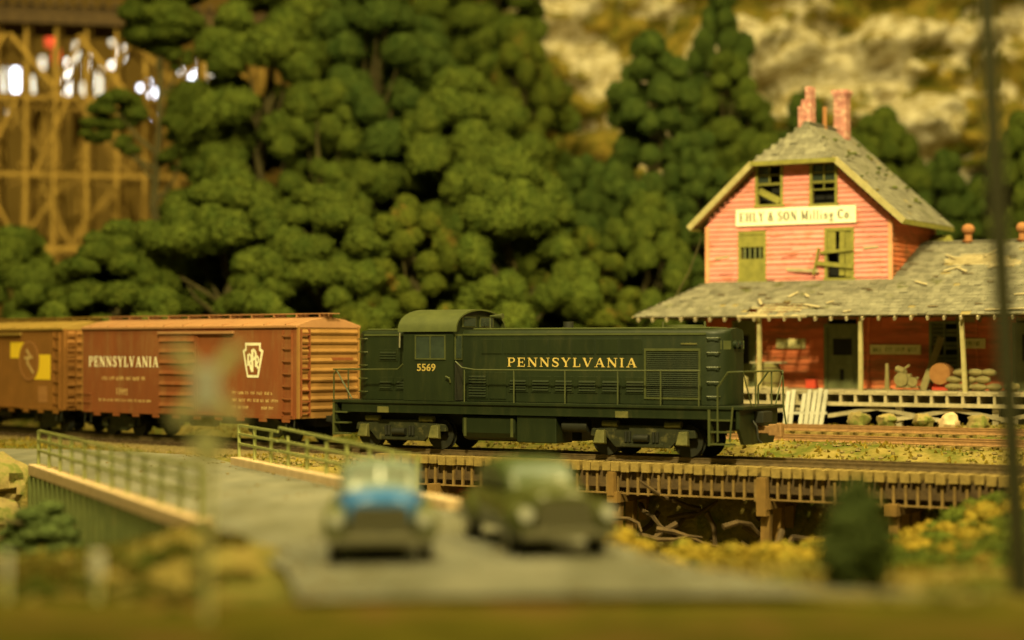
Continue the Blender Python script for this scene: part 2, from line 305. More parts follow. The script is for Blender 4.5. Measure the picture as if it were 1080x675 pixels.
def marks(mb, x0, x1, y, z, h, seed=1, gap=.25):   # worn, unreadable small writing: short strokes in word-like groups
    r = random.Random(seed); x = x0
    while x < x1:
        for _ in range(r.randint(3, 6)):
            w = h * r.uniform(.28, .5)
            if x + w > x1: return
            zz = z + r.uniform(-.05, .05) * h
            mb.box(x, x + w * .35, y - .004, y + .002, zz - h / 2, zz + h / 2)
            if r.random() < .7: mb.box(x + w * .35, x + w, y - .0035, y + .002, zz + h * r.choice((-.5, -.08, .34)), zz + h * .5 * r.choice((.3, .9, 1)))
            x += w + h * .18
        x += h * gap * 3

# ------------------------------------------------------------ main track alignment
ROTL = R(-31.4)
def cr(P, n=14):
    P = [Vector(p) for p in P]; out = []
    for i in range(1, len(P) - 2):
        for k in range(n):
            t = k / n; a, b, c, d = P[i - 1:i + 3]
            out.append(.5 * ((2 * b) + (-a + c) * t + (2 * a - 5 * b + 4 * c - d) * t * t + (-a + 3 * b - 3 * c + d) * t ** 3))
    out.append(P[-2]); return out
def LU(u, v=0, z=0): # loco line coordinates to world
    return Vector((.99 + .854 * u + .521 * v, 62.44 - .521 * u + .854 * v, z))
MAIN = [LU(u) for u in (36, 30, 24, 18, 12, 6, 0, -5)] + [Vector(p) for p in ((-7.3, 67.85, 0), (-11.14, 71.2, 0), (-14.6, 74.15, 0), (-17.6, 77.0, 0), (-20.83, 80.45, 0), (-24.3, 84.4, 0), (-29, 91, 0), (-34, 99, 0))]
TX = np.array([p.x for p in MAIN][::-1]); TY = np.array([p.y for p in MAIN][::-1])
PTS = cr(MAIN, 10)
def ytrack(x): return np.interp(x, TX, TY)

# ------------------------------------------------------------ terrain
def ss(a, b, x):
    t = np.clip((x - a) / (b - a), 0, 1); return t * t * (3 - 2 * t)
NEARX = [-60, -18, -9.5, -7.3, -5, -3, 1, 5, 9, 13, 16.5, 60]; NEARY = [37, 36.5, 35.5, 37.5, 41, 42, 45.5, 47, 48, 50, 54, 58]
FARX = [-60, -17, -13.7, -8.5, -4.5, -3.2, 0, 10, 15, 60]; FARY = [60, 59, 56.5, 60.5, 62.2, 65.2, 64.3, 58.2, 55.2, 28]
def vnoise(x, y, s, seed=0):
    x = x / s + seed * 17.3; y = y / s + seed * 9.1
    xi = np.floor(x).astype(int); yi = np.floor(y).astype(int); fx = x - xi; fy = y - yi
    fx = fx * fx * (3 - 2 * fx); fy = fy * fy * (3 - 2 * fy)
    def h(a, b):
        q = np.sin(a * 127.1 + b * 311.7 + seed * 74.7) * 43758.5453; return q - np.floor(q)
    return (h(xi, yi) * (1 - fx) + h(xi + 1, yi) * fx) * (1 - fy) + (h(xi, yi + 1) * (1 - fx) + h(xi + 1, yi + 1) * fx) * fy - .5
def height(x, y):
    x = np.asarray(x, float); y = np.asarray(y, float)
    yt = ytrack(x); w = (y - yt) * .84
    z = -.42 + .62 * ss(1.6, 6, w) + .32 * ss(7, 13, w)
    # hill behind: steeper on the right, valley on the far left
    ang = x / np.maximum(y, 1)
    hill = np.clip(y - 92, 0, None) * .52 * ss(-.16, -.07, ang) + np.clip(y - 100, 0, None) * .12 * (1 - ss(-.16, -.07, ang))
    z = z + np.minimum(hill, 26)
    # lower brushy bank right of the road
    z = z - 1.25 * ss(.5, 3.5, x) * ss(33, 39, y) * (1 - ss(9, 15, x)) * (1 - ss(0, 1, w + 1))
    # mound at the near left end of the road bridge
    z = z + .66 * np.exp(-(((x + 5.7) / 1.4) ** 2 + ((y - 33.6) / 2.0) ** 2)) + .0 * np.exp(-(((x + 10.5) / 3.6) ** 2 + ((y - 32.8) / 1.8) ** 2))
    d = np.minimum(y - np.interp(x, NEARX, NEARY), np.interp(x, FARX, FARY) - y)
    rav = ss(0, 2.0, d)
    z = z - 4.2 * rav
    rough = vnoise(x, y, 3.1, 1) * .28 + vnoise(x, y, 1.1, 2) * .14 + vnoise(x, y, .45, 3) * .06
    flat = (1 - .85 * ss(6.2, 4.0, np.abs(w) * 3)) * .8
    roadm = inroad(x, y)
    z = z + rough * flat * (1 + 1.6 * rav + 2.5 * ss(96, 110, y)) * (1 - .9 * roadm)
    return z
ROADC = [(-60, 66), (-30, 66.5), (-17, 65.5), (-12.2, 61.5), (-10.9, 57), (-5.9, 46), (-2.9, 39), (-1.0, 33), (-.6, 28), (-.4, 24)]
def inroad(x, y):
    best = np.full(np.shape(x), 99.)
    for (a, b), (c, d) in zip(ROADC[:-1], ROADC[1:]):
        vx, vy = c - a, d - b; t = np.clip(((x - a) * vx + (y - b) * vy) / (vx * vx + vy * vy), 0, 1)
        best = np.minimum(best, np.hypot(x - a - t * vx, y - b - t * vy))
    return 1 - ss(3.0, 4.6, best)
def grid(xs, ys, fn):
    X, Y = np.meshgrid(xs, ys); Z = fn(X, Y); nx, ny = len(xs), len(ys)
    v = np.stack([X, Y, Z], -1).reshape(-1, 3)
    i = (np.arange(ny - 1)[:, None] * nx + np.arange(nx - 1)[None]).ravel()
    return v, np.stack([i, i + 1, i + 1 + nx, i + nx], -1)
v, f = grid(np.arange(-34, 30.01, .22), np.arange(27, 90.01, .22), height)
g0 = nump('ground', v, f, 'ground', k=4); struct(g0)
v, f = grid(np.arange(-90, 100, 1.0), np.arange(-30, 28.3, 1.0), lambda x, y: np.full(x.shape, -.30) + vnoise(x, y, 3, 1) * .12 + .14 * ss(28, 24, y))
struct(nump('foreground_ground', v, f, 'front', k=4))
v, f = grid(np.arange(-95, 110.1, 1.0), np.arange(89.6, 200, 1.0), lambda x, y: height(x, y) - .02)
struct(nump('hillside', v, f, 'hill', k=4))
for nm, xs in (('side_ground', np.arange(-95, -33.5, 1.0)), ('side_ground', np.arange(29.9, 110, 1.0))):
    v, f = grid(xs, np.arange(27, 90.1, 1.0), lambda x, y: height(x, y) - .03)
    struct(nump(nm, v, f, 'hill', k=4))

# ------------------------------------------------------------ road sheet
ZR = -.24
mb = MB()
mb.v = []; mb.f = []
L_ = [(-60, 69.2), (-24, 69.3), (-15.5, 68.0), (-10.5, 64.2), (-8.62, 59.4), (-4.23, 49.2), (-1.0, 42), (1.7, 36), (3.2, 31.5), (4.6, 29.2), (7.2, 28.0)]
Rr = [(-60, 62.2), (-24, 62.2), (-17.5, 61.5), (-14.6, 58.2), (-13.6, 55.0), (-8.95, 44.4), (-6.3, 38.4), (-4.7, 34.2), (-3.7, 31.2), (-3.3, 28.9), (-3.1, 27.6)]
for i in range(len(L_)):
    for t in np.linspace(0, 1, 9):
        mb.v.append((L_[i][0] * (1 - t) + Rr[i][0] * t, L_[i][1] * (1 - t) + Rr[i][1] * t, ZR + .05 * (1 - (2 * t - 1) ** 2) + (.0 if i else 0)))
for i in range(len(L_) - 1):
    for j in range(8): a = i * 9 + j; mb.f.append((a, a + 1, a + 10, a + 9))
struct(mb.build('road', 'road', smooth=True))

rr = random.Random(91); q = MB()
for i in range(260):
    t = rr.random(); k = rr.randrange(3, len(L_) - 1); a = rr.random(); px_ = (L_[k][0] * (1 - a) + L_[k + 1][0] * a, L_[k][1] * (1 - a) + L_[k + 1][1] * a); pr_ = (Rr[k][0] * (1 - a) + Rr[k + 1][0] * a, Rr[k][1] * (1 - a) + Rr[k + 1][1] * a)
    t = rr.choice((rr.uniform(0, .1), rr.uniform(.9, 1), rr.random())); q.rock((px_[0] * (1 - t) + pr_[0] * t, px_[1] * (1 - t) + pr_[1] * t, ZR + .05 * (1 - (2 * t - 1) ** 2) + .01), rr.uniform(.02, .07), i, .6, 4)
tag(q.build('road_grit', 'ballast'), 'small stones and grit lying on the grey road', 'grit', kind='stuff')
# ------------------------------------------------------------ railway track
def sweep(mb, pts, prof):
    secs = []
    for i, p in enumerate(pts):
        d = (pts[min(i + 1, len(pts) - 1)] - pts[max(i - 1, 0)]); d.z = 0; d.normalize(); n = Vector((d.y, -d.x, 0))  # n points right of travel
        secs.append([tuple(p + n * a + Vector((0, 0, b))) for a, b in prof])
    return mb.loft(secs)
def railprof(off, z=0):
    return [(off - .07, z - .17), (off - .07, z - .14), (off - .02, z - .12), (off - .02, z - .04), (off - .037, z - .035), (off - .037, z), (off + .037, z), (off + .037, z - .035), (off + .02, z - .04), (off + .02, z - .12), (off + .07, z - .14), (off + .07, z - .17)]
tr = thing('main_track', 'curving main line track under the green locomotive and brown boxcars', 'railway track', tuple(PTS[0]))
def tp(mbb, name, m, **k):
    mbb.v = [(a - PTS[0].x, b - PTS[0].y, c) for a, b, c in mbb.v]; return mbb.build(name, m, tr, **k)
for off in (-.755, .755): tp(sweep(MB(), PTS, railprof(off)), 'rail', 'rail')
# ties: ground ties as one part (pattern), trestle ties belong to the trestle
def along(pts, step):
    out = []; acc = 0
    for a, b in zip(pts[:-1], pts[1:]):
        L = (b - a).length
        while acc < L: out.append((a + (b - a) * acc / L, (b - a).normalized())); acc += step
        acc -= L
    return out
TU0, TU1 = -5.6, 17.2     # trestle reach along the loco line
gt = MB()
for p, d in along(PTS, .55):
    u = (p.x - .99) / .854
    if TU0 < u < TU1: continue
    if p.x > 16 or p.x < -24: continue
    n = Vector((d.y, -d.x, 0)); gt = MB(); gt.bar(p - n * 1.25 + Vector((0, 0, -.26)), p + n * 1.25 + Vector((0, 0, -.26)), .24, .17); tp(gt, 'tie', 'dark_wood')
bl = [p for p in PTS if (p.x - .99) / .854 <= TU0 + .6]
bmb = sweep(MB(), bl, [(-2.3, -.6), (-1.6, -.27), (1.6, -.27), (2.3, -.6)]); tp(bmb, 'ballast_bed', 'ballast')
bl = [p for p in PTS if (p.x - .99) / .854 >= TU1 - .4]
bmb = sweep(MB(), bl, [(-2.3, -.6), (-1.6, -.27), (1.6, -.27), (2.3, -.6)]); tp(bmb, 'ballast_bed', 'ballast')

# sidings by the platform
for w_, zt, lab in ((6.9, .40, 'rusty siding track in the yellow grass, nearer to the main line'), (10.3, .60, 'rusty siding track right against the station platform')):
    P2 = [LU(u, w_, zt) for u in np.arange(-2, 34, 2.0)]
    st = thing('siding_track', lab, 'railway track', tuple(P2[0]), group='sidings by the platform')
    for off in (-.755, .755):
        q = sweep(MB(), P2, railprof(off)); q.v = [(a - P2[0].x, b - P2[0].y, c - zt) for a, b, c in q.v]; q.build('rail', 'rail_rust', st)
    for p, d in along(P2, .6):
        if p.x > 26: continue
        q = MB(); n = Vector((d.y, -d.x, 0)); q.bar(p - n * 1.2 + Vector((0, 0, -.27)), p + n * 1.2 + Vector((0, 0, -.27)), .24, .16)
        q.v = [(a - P2[0].x, b - P2[0].y, c - zt) for a, b, c in q.v]; q.build('tie', 'tie', st)

# ------------------------------------------------------------ timber trestle carrying the main line
ts = thing('track_trestle', 'low timber trestle with batten fascia carrying the main line over the ravine', 'trestle', tuple(LU(0)), ROTL)
n_ = 0
for u in np.arange(TU0 + .2, TU1, .36):
    j = random.uniform(-.06, .06); u += random.uniform(-.025, .025); hz_ = random.uniform(-.03, .015)
    q = MB().box(u - .145, u + .125, -1.60 + j, 1.5, -.44 + hz_, -.172 - abs(hz_) * .3); q.build('deck_tie', 'tie', ts); n_ += 1
MB().box(TU0, TU1, -1.40, -1.34, -.95, -.445).build('fascia_board', 'dark_wood', ts)
for u in np.arange(TU0 + .2, TU1, .36):
    a = random.uniform(-.02, .02); MB().box(u - .045, u + .035, -1.485, -1.405, -1.16 + a * 2, -.445).build('batten', 'batten', ts)
for yy in (-.9, .9): MB().box(TU0 - .3, TU1 + .2, yy - .2, yy + .2, -1.08, -.445).build('stringer', 'dark_wood', ts)
MB().bar((TU0, -1.46, -1.13), (TU1, -1.46, -1.13), .06, .05).build('bottom_rail', 'batten', ts)
for u in (-3.2, .1, 3.55, 8.6, 12.6):
    q = MB(); q.box(u - .18, u + .18, -1.75, 1.7, -1.42, -1.09)
    for yy in (-1.35, -.45, .45, 1.35):
        s_ = yy * .16; q.bar((u, yy, -1.42), (u, yy + s_, -4.6), .27, .27)
    q.bar((u - .2, -1.5, -4.2), (u - .2, 1.3, -1.6), .08, .2); q.build('bent', 'trestle', ts)
MB().box(8.45, 8.75, -1.80, -1.52, -1.6, -.46).build('front_post', 'trestle', ts)
MB().box(3.4, 3.62, -1.78, -1.55, -1.2, -.46).build('front_post', 'trestle', ts)
MB().box(TU0 - .9, TU0 + .1, -1.9, 1.9, -2.6, -.46).build('abutment', 'boulder', ts, bevel=.08)
# tangle of roots and dead wood in the ravine
q = MB(); rr = random.Random(5)
for i in range(60):
    u = rr.uniform(1, 11.5); p = LU(u, rr.uniform(-2.4, 1.2), rr.uniform(-3.4, -1.5)); pts = [p]
    d = Vector((rr.uniform(-1, 1), rr.uniform(-.7, .3), rr.uniform(-.7, .2))).normalized()
    for k in range(5): d = (d + Vector((rr.uniform(-.5, .5), rr.uniform(-.3, .3), rr.uniform(-.5, .3)))).normalized(); pts.append(pts[-1] + d * .5)
    q.tube(pts, [.10, .09, .08, .06, .05, .03], 6)
tag(q.build('root_tangle', 'dark_wood', smooth=True), 'tangle of brown roots and dead branches in the dark ravine under the trestle', 'dead wood', kind='stuff')

# ------------------------------------------------------------ road bridge
A0, A1 = Vector((-6.22, 38.3, 0)), Vector((-13.7, 55.2, 0))       # left rail line
B0, B1 = Vector((-1.9, 44.0, 0)), Vector((-8.55, 59.0, 0))         # right rail line
dv = (A1 - A0).normalized(); ang = math.atan2(dv.y, dv.x)
Lb = (A1 - A0).length; off = (B1 - A0).dot(Vector((dv.y, -dv.x, 0)))
br = thing('road_bridge', 'short road bridge with green girders, pink curbs and pipe railings', 'bridge', tuple(A0), ang)
# local x along bridge (away), local y = left of travel => the right rail is at y = -off
MB().box(-1, Lb + 6, -off + .15, -.15, -.62, -.262).build('deck', 'concrete', br)
MB().box(-.4, Lb + .5, -.15, .28, -.32, -.0).build('curb', 'concrete', br, bevel=.03)
MB().box(2.0, Lb + 1.6, -off - .3, -off + .15, -.34, -.0).build('curb', 'concrete', br, bevel=.03)
for y0, a, b in ((.16, -.3, Lb + .4), (-off - .1, 2.0, Lb + 1.4)):
    MB().box(a, b, y0 - .04, y0 + .04, -2.1, -.325).build('girder_web', 'girder_shade', br); q = MB(); q.box(a, b, y0 - .18, y0 + .18, -2.18, -2.105)
    for x in np.arange(a + .3, b, .72): q.box(x - .06, x + .06, y0 - .16, y0 + .16, -2.104, -.33)
    q.build('girder_stiffener_row', 'girder', br)
def railing(x0, x1, y, zs, n, broken=False):
    r0 = MB()
    for zz_ in (.42, .72, .99):
        if not broken: r0.bar((x0, y, zz_), (x1, y, zz_), .07, .07)
        else:
            xm = x1 - 4.5
            r0.bar((x1, y, zz_), (xm + .2, y + .05, zz_ - .02), .07, .07)
            r0.bar((xm + .1, y + .05, zz_ + (.1 if zz_ > .9 else 0)), (x0 + 4, y - .04, zz_ - .16), .07, .07)
    o = r0.build('railing', 'railing', br)
    for x in np.linspace(x0, x1, n):
        if broken and x < x0 + 3: continue
        MB().bar((x, y, -.002), (x, y + random.uniform(-.03, .03), 1.0 - (.12 if broken and x < x1 - 4.2 else 0)), .085, .085).build('post', 'railing', o)
railing(0, Lb, .06, 0, 12)
railing(1.0, Lb + 1.4, -off - .08, 0, 12, True)
for p, w_ in ((A0 + Vector((2.3, -.6, 0)), 7.4), (A1 + Vector((2.7, 3.4, 0)), 8.5)):
    q = MB(); 
tag(MB().box(-4, 4, -1.0, 1.0, -4.8, -.64).build('bridge_abutment', 'boulder', bevel=.1), 'rough stone abutment at the far end of the road bridge', 'abutment')
ab = bpy.data.objects['bridge_abutment']; ab.location = (-11.0, 60.2, 0); ab.rotation_euler = (0, 0, ang - R(90))

# rocks at the left end of the bridge
rk = random.Random(3)
for i, (x, y, z, r, lab) in enumerate([(-15.7, 57.2, -.65, 1.25, 'upper brown mossy rock beside the far end of the left bridge railing'),
        (-15.0, 55.4, -1.75, 1.1, 'lower brown rock ledge under the left bridge railing'), (-17.3, 56.2, -1.2, 1.4, 'large brown rock at the left edge above the creek'),
        (-16.6, 53.5, -2.7, 1.3, 'dark brown rock at the left edge down by the creek')]):
    q = MB().rock((0, 0, 0), r, 10 + i, .62, 11); o = q.build('boulder', 'boulder', smooth=True); o.location = (x, y, z)
    tag(o, lab, 'rock', 'rocks by the bridge end')

# ------------------------------------------------------------ locomotive
lo = thing('diesel_locomotive', 'dark green diesel road switcher locomotive lettered in gold', 'locomotive', tuple(LU(0)), ROTL)
def hoodsec(x, hw, z0=1.64, z1=3.97, r=.16):
    s = [(x, -hw, z0), (x, -hw, z1 - r)]
    for k in range(1, 5): a = math.pi / 2 * k / 4; s.append((x, -hw + r * (1 - math.cos(a)), z1 - r + r * math.sin(a) * 1.0))
    s.append((x, 0, z1 + .05))
    s += [(x, -p[1], p[2]) for p in reversed(s[:-1])]
    return s
MB().loft([hoodsec(-2.5, .95), hoodsec(6.35, .95), hoodsec(6.6, .90), hoodsec(6.85, .76), hoodsec(7.0, .5)]).build('long_hood', 'loco', lo, smooth=True)
MB().loft([hoodsec(-6.95, .5), hoodsec(-6.8, .76), hoodsec(-6.6, .9), hoodsec(-6.4, .95), hoodsec(-4.5, .95)]).build('short_hood', 'loco', lo, smooth=True)
# roof walk strips (top panels in the lit, lighter green)
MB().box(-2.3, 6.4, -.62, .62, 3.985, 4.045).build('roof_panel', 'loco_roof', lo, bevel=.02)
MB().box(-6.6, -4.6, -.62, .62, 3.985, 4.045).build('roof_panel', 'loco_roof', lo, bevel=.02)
for a, b in ((-2.5, 6.4), (-6.5, -4.55)):
    for sgn in (-1, 1): MB().box(a, b, sgn * .955 - .02, sgn * .955 + .02, 3.80, 3.86).build('roof_gutter', 'loco_roof', lo)
# cab
def cabsec(x, ins=0, z0=1.64, ze=3.93):
    s = [(x, -1.5 + ins, z0), (x, -1.5 + ins, ze)]
    for k in range(1, 12):
        a = math.pi * k / 12; s.append((x, -(1.5 - ins) * math.cos(a), ze + (.70 - ins) * math.sin(a) ** .8))
    s += [(x, 1.5 - ins, ze), (x, 1.5 - ins, z0)]
    return s
cab = MB().loft([cabsec(-4.5), cabsec(-2.52)]).build('cab', 'loco', lo, smooth=True)
rs = []
for x in (-4.68, -2.36):
    o_ = [(x, -1.58 * math.cos(math.pi * k / 16), 3.93 + .76 * math.sin(math.pi * k / 16) ** .8) for k in range(17)]
    i_ = [(x, -1.515 * math.cos(math.pi * k / 16), 3.93 + .708 * math.sin(math.pi * k / 16) ** .8) for k in range(17)]
    rs.append(o_ + i_[::-1])
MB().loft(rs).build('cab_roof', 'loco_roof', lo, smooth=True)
def window_box(x0, x1, y, z0, z1, par, fr='loco_trim', t=.045, mul=0, ny=-1):
    f_ = MB(); yy = y + ny * .03
    for a, b, c, d in ((x0 - t, x1 + t, z1, z1 + t), (x0 - t, x1 + t, z0 - t, z0), (x0 - t, x0, z0, z1), (x1, x1 + t, z0, z1)): f_.box(a, b, min(y, yy), max(y, yy), c, d)
    for k in range(mul):
        xm = x0 + (x1 - x0) * (k + 1) / (mul + 1); f_.box(xm - .02, xm + .02, min(y, y + ny * .025), max(y, y + ny * .025), z0, z1)
    o = f_.build('window', fr, par); MB().box(x0, x1, min(y, y + ny * .012), max(y, y + ny * .012), z0, z1).build('pane', 'glass', o); return o
for s_ in (-1, 1): window_box(-3.98, -2.85, s_ * 1.5, 3.05, 3.78, lo, mul=1, ny=s_)
fw = MB()
for s_ in (-1, 1):
    q = MB(); q.box(-2.515, -2.49, s_ * 1.42 if s_ < 0 else .98, -.98 if s_ < 0 else 1.42, 3.0, 3.85); o = q.build('window', 'loco_trim', lo)
    q = MB(); q.box(-2.492, -2.475, min(s_ * 1.36, s_ * 1.04), max(s_ * 1.36, s_ * 1.04), 3.06, 3.79); q.build('pane', 'glass', o)
    q = MB(); q.box(-2.52, -2.49, min(s_ * .12, s_ * .98), max(s_ * .12, s_ * .98), 4.08, 4.44); o = q.build('window', 'loco_trim', lo)
    q = MB(); q.box(-2.492, -2.475, min(s_ * .17, s_ * .9), max(s_ * .17, s_ * .9), 4.12, 4.40); q.build('pane', 'glass', o)
    MB().box(-2.515, -2.475, min(s_ * .98, s_ * 1.4), max(s_ * .98, s_ * 1.4), 1.66, 2.9).build('cab_door', 'loco_black', lo)
font_part('5569', 'number', 'journal_gold', lo, -3.58, -1.503, 2.75, .24, .74, bold=.02)
MB().tube([(-4.62, -1.53, 3.9), (-4.62, -1.56, 3.4)], .03, 6).build('grab_iron', 'chrome', lo)
MB().tube([(-2.6, -1.54, 2.25), (-2.6, -1.6, 2.4), (-2.75, -1.6, 2.45)], .03, 6).build('door_handle', 'loco_trim', lo)
serif_part('PENNSYLVANIA', 'lettering', 'gold', lo, 1.62, -.953, 2.93, .29, 4.75)
# hood doors and louvres
def door(x0, x1, z0, z1, louv=0, m='loco', y=-.95, frame=True):
    d = MB(); d.box(x0, x1, y - .022, y, z0, z1); o = d.build('hood_door', m, lo, bevel=.008)
    if louv:
        l = MB(); n = int((z1 - z0 - .1) / .09)
        for k in range(n):
            zz_ = z0 + .07 + k * .09; l.hexa([(x0 + .07, y - .055, zz_), (x1 - .07, y - .055, zz_), (x1 - .07, y - .02, zz_), (x0 + .07, y - .02, zz_)], [(x0 + .07, y - .03, zz_ + .05), (x1 - .07, y - .03, zz_ + .05), (x1 - .07, y - .02, zz_ + .06), (x0 + .07, y - .02, zz_ + .06)])
        l.build('louvre', m, o)
    return o
for x in np.arange(-1.75, 4.0, .86):
    door(x, x + .80, 3.2, 3.68, 0)
for x in np.arange(-.75, 4.0, .86):
    door(x + .04, x + .78, 1.95, 2.48, 1)
door(-2.3, -1.5, 1.72, 2.6, 1); door(-1.45, -.8, 1.72, 2.6)
for x0, x1, z0, z1 in ((-5.9, -5.3, 1.95, 2.4), (-5.2, -4.7, 1.95, 2.4), (-5.9, -5.1, 2.95, 3.35)): door(x0, x1, z0, z1, 1)
q = MB()   # radiator frame
for a, b, c, d in ((4.28, 6.22, 3.30, 3.38), (4.28, 6.22, 1.80, 1.86), (4.28, 4.34, 1.86, 3.30), (6.16, 6.22, 1.86, 3.30)): q.box(a, b, -.985, -.95, c, d)
rf = q.build('radiator_frame', 'loco_trim', lo)
q = MB()
for k in range(22): z = 1.89 + k * .064; q.hexa([(4.36, -.975, z), (6.14, -.975, z), (6.14, -.952, z), (4.36, -.952, z)], [(4.36, -.96, z + .03), (6.14, -.96, z + .03), (6.14, -.952, z + .035), (4.36, -.952, z + .035)])
q.build('grille', 'loco', rf)
# far side of the hood: a plain row of doors
for x in np.arange(-1.7, 5.8, .95):
    MB().box(x, x + .85, .95, .972, 1.9, 3.6).build('hood_door', 'loco', lo, bevel=.008)
MB().box(5.55, 6.1, -.975, -.95, 3.50, 3.55).build('vent_slot', 'journal', lo)
# roof fittings
MB().tube([(1.0, 0, 3.95), (1.0, 0, 4.25)], .17, 14).build('exhaust_stack', 'loco_black', lo, smooth=True)
MB().tube([(5.2, 0, 3.95), (5.2, 0, 4.12)], .62, 24).build('fan_housing', 'loco_roof', lo, smooth=True)
for x in (4.7, 6.15): MB().tube([(x, -.5, 4.0), (x, -.5, 4.22)], .035, 6).build('vent_pipe', 'loco_trim', lo)
q = MB().tube([(-2.2, .3, 4.45), (-1.7, .3, 4.45)], [.04, .10], 10); q.tube([(-2.2, .3, 4.04), (-2.2, .3, 4.45)], .03, 6); q.build('air_horn', 'loco_trim', lo, smooth=True)
# ends: headlights, number boards, grab irons
for sx, xe in ((1, 7.0), (-1, -6.95)):
    q = MB()
    for yy in (-.16, .16): q.tube([(xe - .05 * sx, yy, 3.5), (xe + .10 * sx, yy, 3.5)], .13, 14)
    o = q.build('headlight', 'loco', lo, smooth=True)
    q = MB()
    for yy in (-.16, .16): q.tube([(xe + .101 * sx, yy, 3.5), (xe + .108 * sx, yy, 3.5)], .10, 14)
    q.build('lens', 'glass', o)
    for s_ in (-1, 1):
        o = MB().hexa([(xe - .25 * sx, s_ * .72, 3.35), (xe + .0 * sx, s_ * .45, 3.35), (xe + .03 * sx, s_ * .48, 3.35), (xe - .18 * sx, s_ * .8, 3.35)], [(xe - .25 * sx, s_ * .72, 3.62), (xe + .0 * sx, s_ * .45, 3.62), (xe + .03 * sx, s_ * .48, 3.62), (xe - .18 * sx, s_ * .8, 3.62)]).build('number_board', 'white_letter' if 0 else 'loco_trim', lo)
        for z in (1.9, 2.35, 2.8, 3.25, 3.7):
            x0 = xe - .58 * sx; MB().tube([(x0, s_ * .93, z), (x0 + .05 * sx, s_ * 1.03, z), (x0 + .38 * sx, s_ * .93, z), (x0 + .38 * sx, s_ * .78, z)], .022, 6).build('grab_iron', 'loco_trim', lo)
# frame, walkway
fr = MB().box(-7.45, 7.9, -1.5, 1.5, 1.53, 1.62).build('walkway', 'loco', lo, bevel=.01)
MB().box(-7.1, 7.5, -1.44, 1.44, 1.22, 1.528).build('frame_sill', 'loco', lo)
MB().box(-6.9, 7.3, -.6, .6, .85, 1.215).build('underframe', 'loco_black', lo)
for x in (-5.35, 3.75): MB().box(x - .22, x + .22, -1.5, -1.45, 1.22, 1.42).build('jacking_pad', 'journal', lo)
# handrails
def hrail(pts, r=.026): return MB().tube(pts, r, 6).build('handrail', 'loco_trim', lo, smooth=True)
for s_ in (-1, 1):
    hrail([(-2.45, s_ * 1.46, 2.95), (-2.2, s_ * 1.46, 2.75), (-1.7, s_ * 1.46, 2.68), (2, s_ * 1.46, 2.68), (6.45, s_ * 1.46, 2.70)])
    hrail([(-4.55, s_ * 1.46, 2.85), (-4.75, s_ * 1.46, 2.68), (-6.3, s_ * 1.46, 2.66), (-7.3, s_ * 1.46, 2.66), (-7.42, s_ * 1.46, 2.5), (-7.42, s_ * 1.46, 1.62)])
    hrail([(-7.3, s_ * 1.46, 2.62), (-6.65, s_ * 1.46, 1.66)])
    for x in (-2.1, -.2, 1.7, 3.6, 5.1, 6.4): MB().tube([(x, s_ * 1.46, 1.62), (x, s_ * 1.46, 2.68)], .024, 6).build('stanchion', 'loco_trim', lo)
    hrail([(7.05, s_ * 1.5, .55), (7.05, s_ * 1.5, 2.2), (7.4, s_ * 1.5, 2.66), (7.9, s_ * 1.5, 2.68)], .032)
    hrail([(7.45, s_ * 1.5, .55), (7.55, s_ * 1.5, 1.62)], .03)
    hrail([(7.9, s_ * 1.5, 2.66), (7.9, s_ * .9, 1.62)])
hrail([(7.9, -1.5, 2.68), (7.9, 1.3, 2.68), (7.9, 1.5, 2.5), (7.9, 1.5, 1.6), (8.0, 1.5, 1.0)], .032)
hrail([(7.9, -.6, 2.68), (7.9, -.6, 1.6)]); hrail([(7.9, .6, 2.68), (7.9, .6, 1.6)])
hrail([(-7.44, -1.46, 2.66), (-7.44, 1.46, 2.66)], .03)
for y in (-.6, .6): hrail([(-7.44, y, 2.66), (-7.44, y, 1.6)])
# steps and pilots
for sx, xa, xb in ((1, 6.75, 7.5), (-1, -7.42, -6.85)):
    for s_ in (-1, 1):
        q = MB()
        for z in (.45, .82, 1.18): q.box(xa + .05, xb, min(s_ * 1.2, s_ * 1.5), max(s_ * 1.2, s_ * 1.5), z, z + .05)
        q.box(xa - .03, xa + .045, min(s_ * 1.18, s_ * 1.5), max(s_ * 1.18, s_ * 1.5), .42, 1.52)
        q.build('step', 'loco_trim', lo)
for sx, x in ((1, 7.62), (-1, -7.3)):
    q = MB(); q.prism_x([(-1.44, 1.525), (-1.44, .95), (-1.1, .45), (1.1, .45), (1.44, .95), (1.44, 1.525)], x, x + .12 * sx)
    q.build('pilot', 'loco', lo, bevel=.02)
    q = MB(); x0 = x + .12 * sx; q.box(min(x0, x0 + .5 * sx), max(x0, x0 + .5 * sx), -.12, .12, .78, 1.0)
    q.box(min(x0 + .4 * sx, x0 + .78 * sx), max(x0 + .4 * sx, x0 + .78 * sx), -.2, .17, .72, 1.06); q.box(min(x0 + .66 * sx, x0 + .82 * sx), max(x0 + .66 * sx, x0 + .82 * sx), -.2, -.02, .68, 1.1)
    q.build('coupler', 'rail_rust', lo, bevel=.02)
    q = MB(); q.box(min(x0, x0 + .3 * sx), max(x0, x0 + .3 * sx), -.35, .35, 1.1, 1.45); q.build('draft_box', 'loco_black', lo, bevel=.02)
    MB().tube([(x0, -.5, 1.2), (x0 + .15 * sx, -.5, 1.0), (x0 + .2 * sx, -.5, .6), (x0 + .3 * sx, -.45, .5)], .035, 6).build('air_hose', 'loco_black', lo)
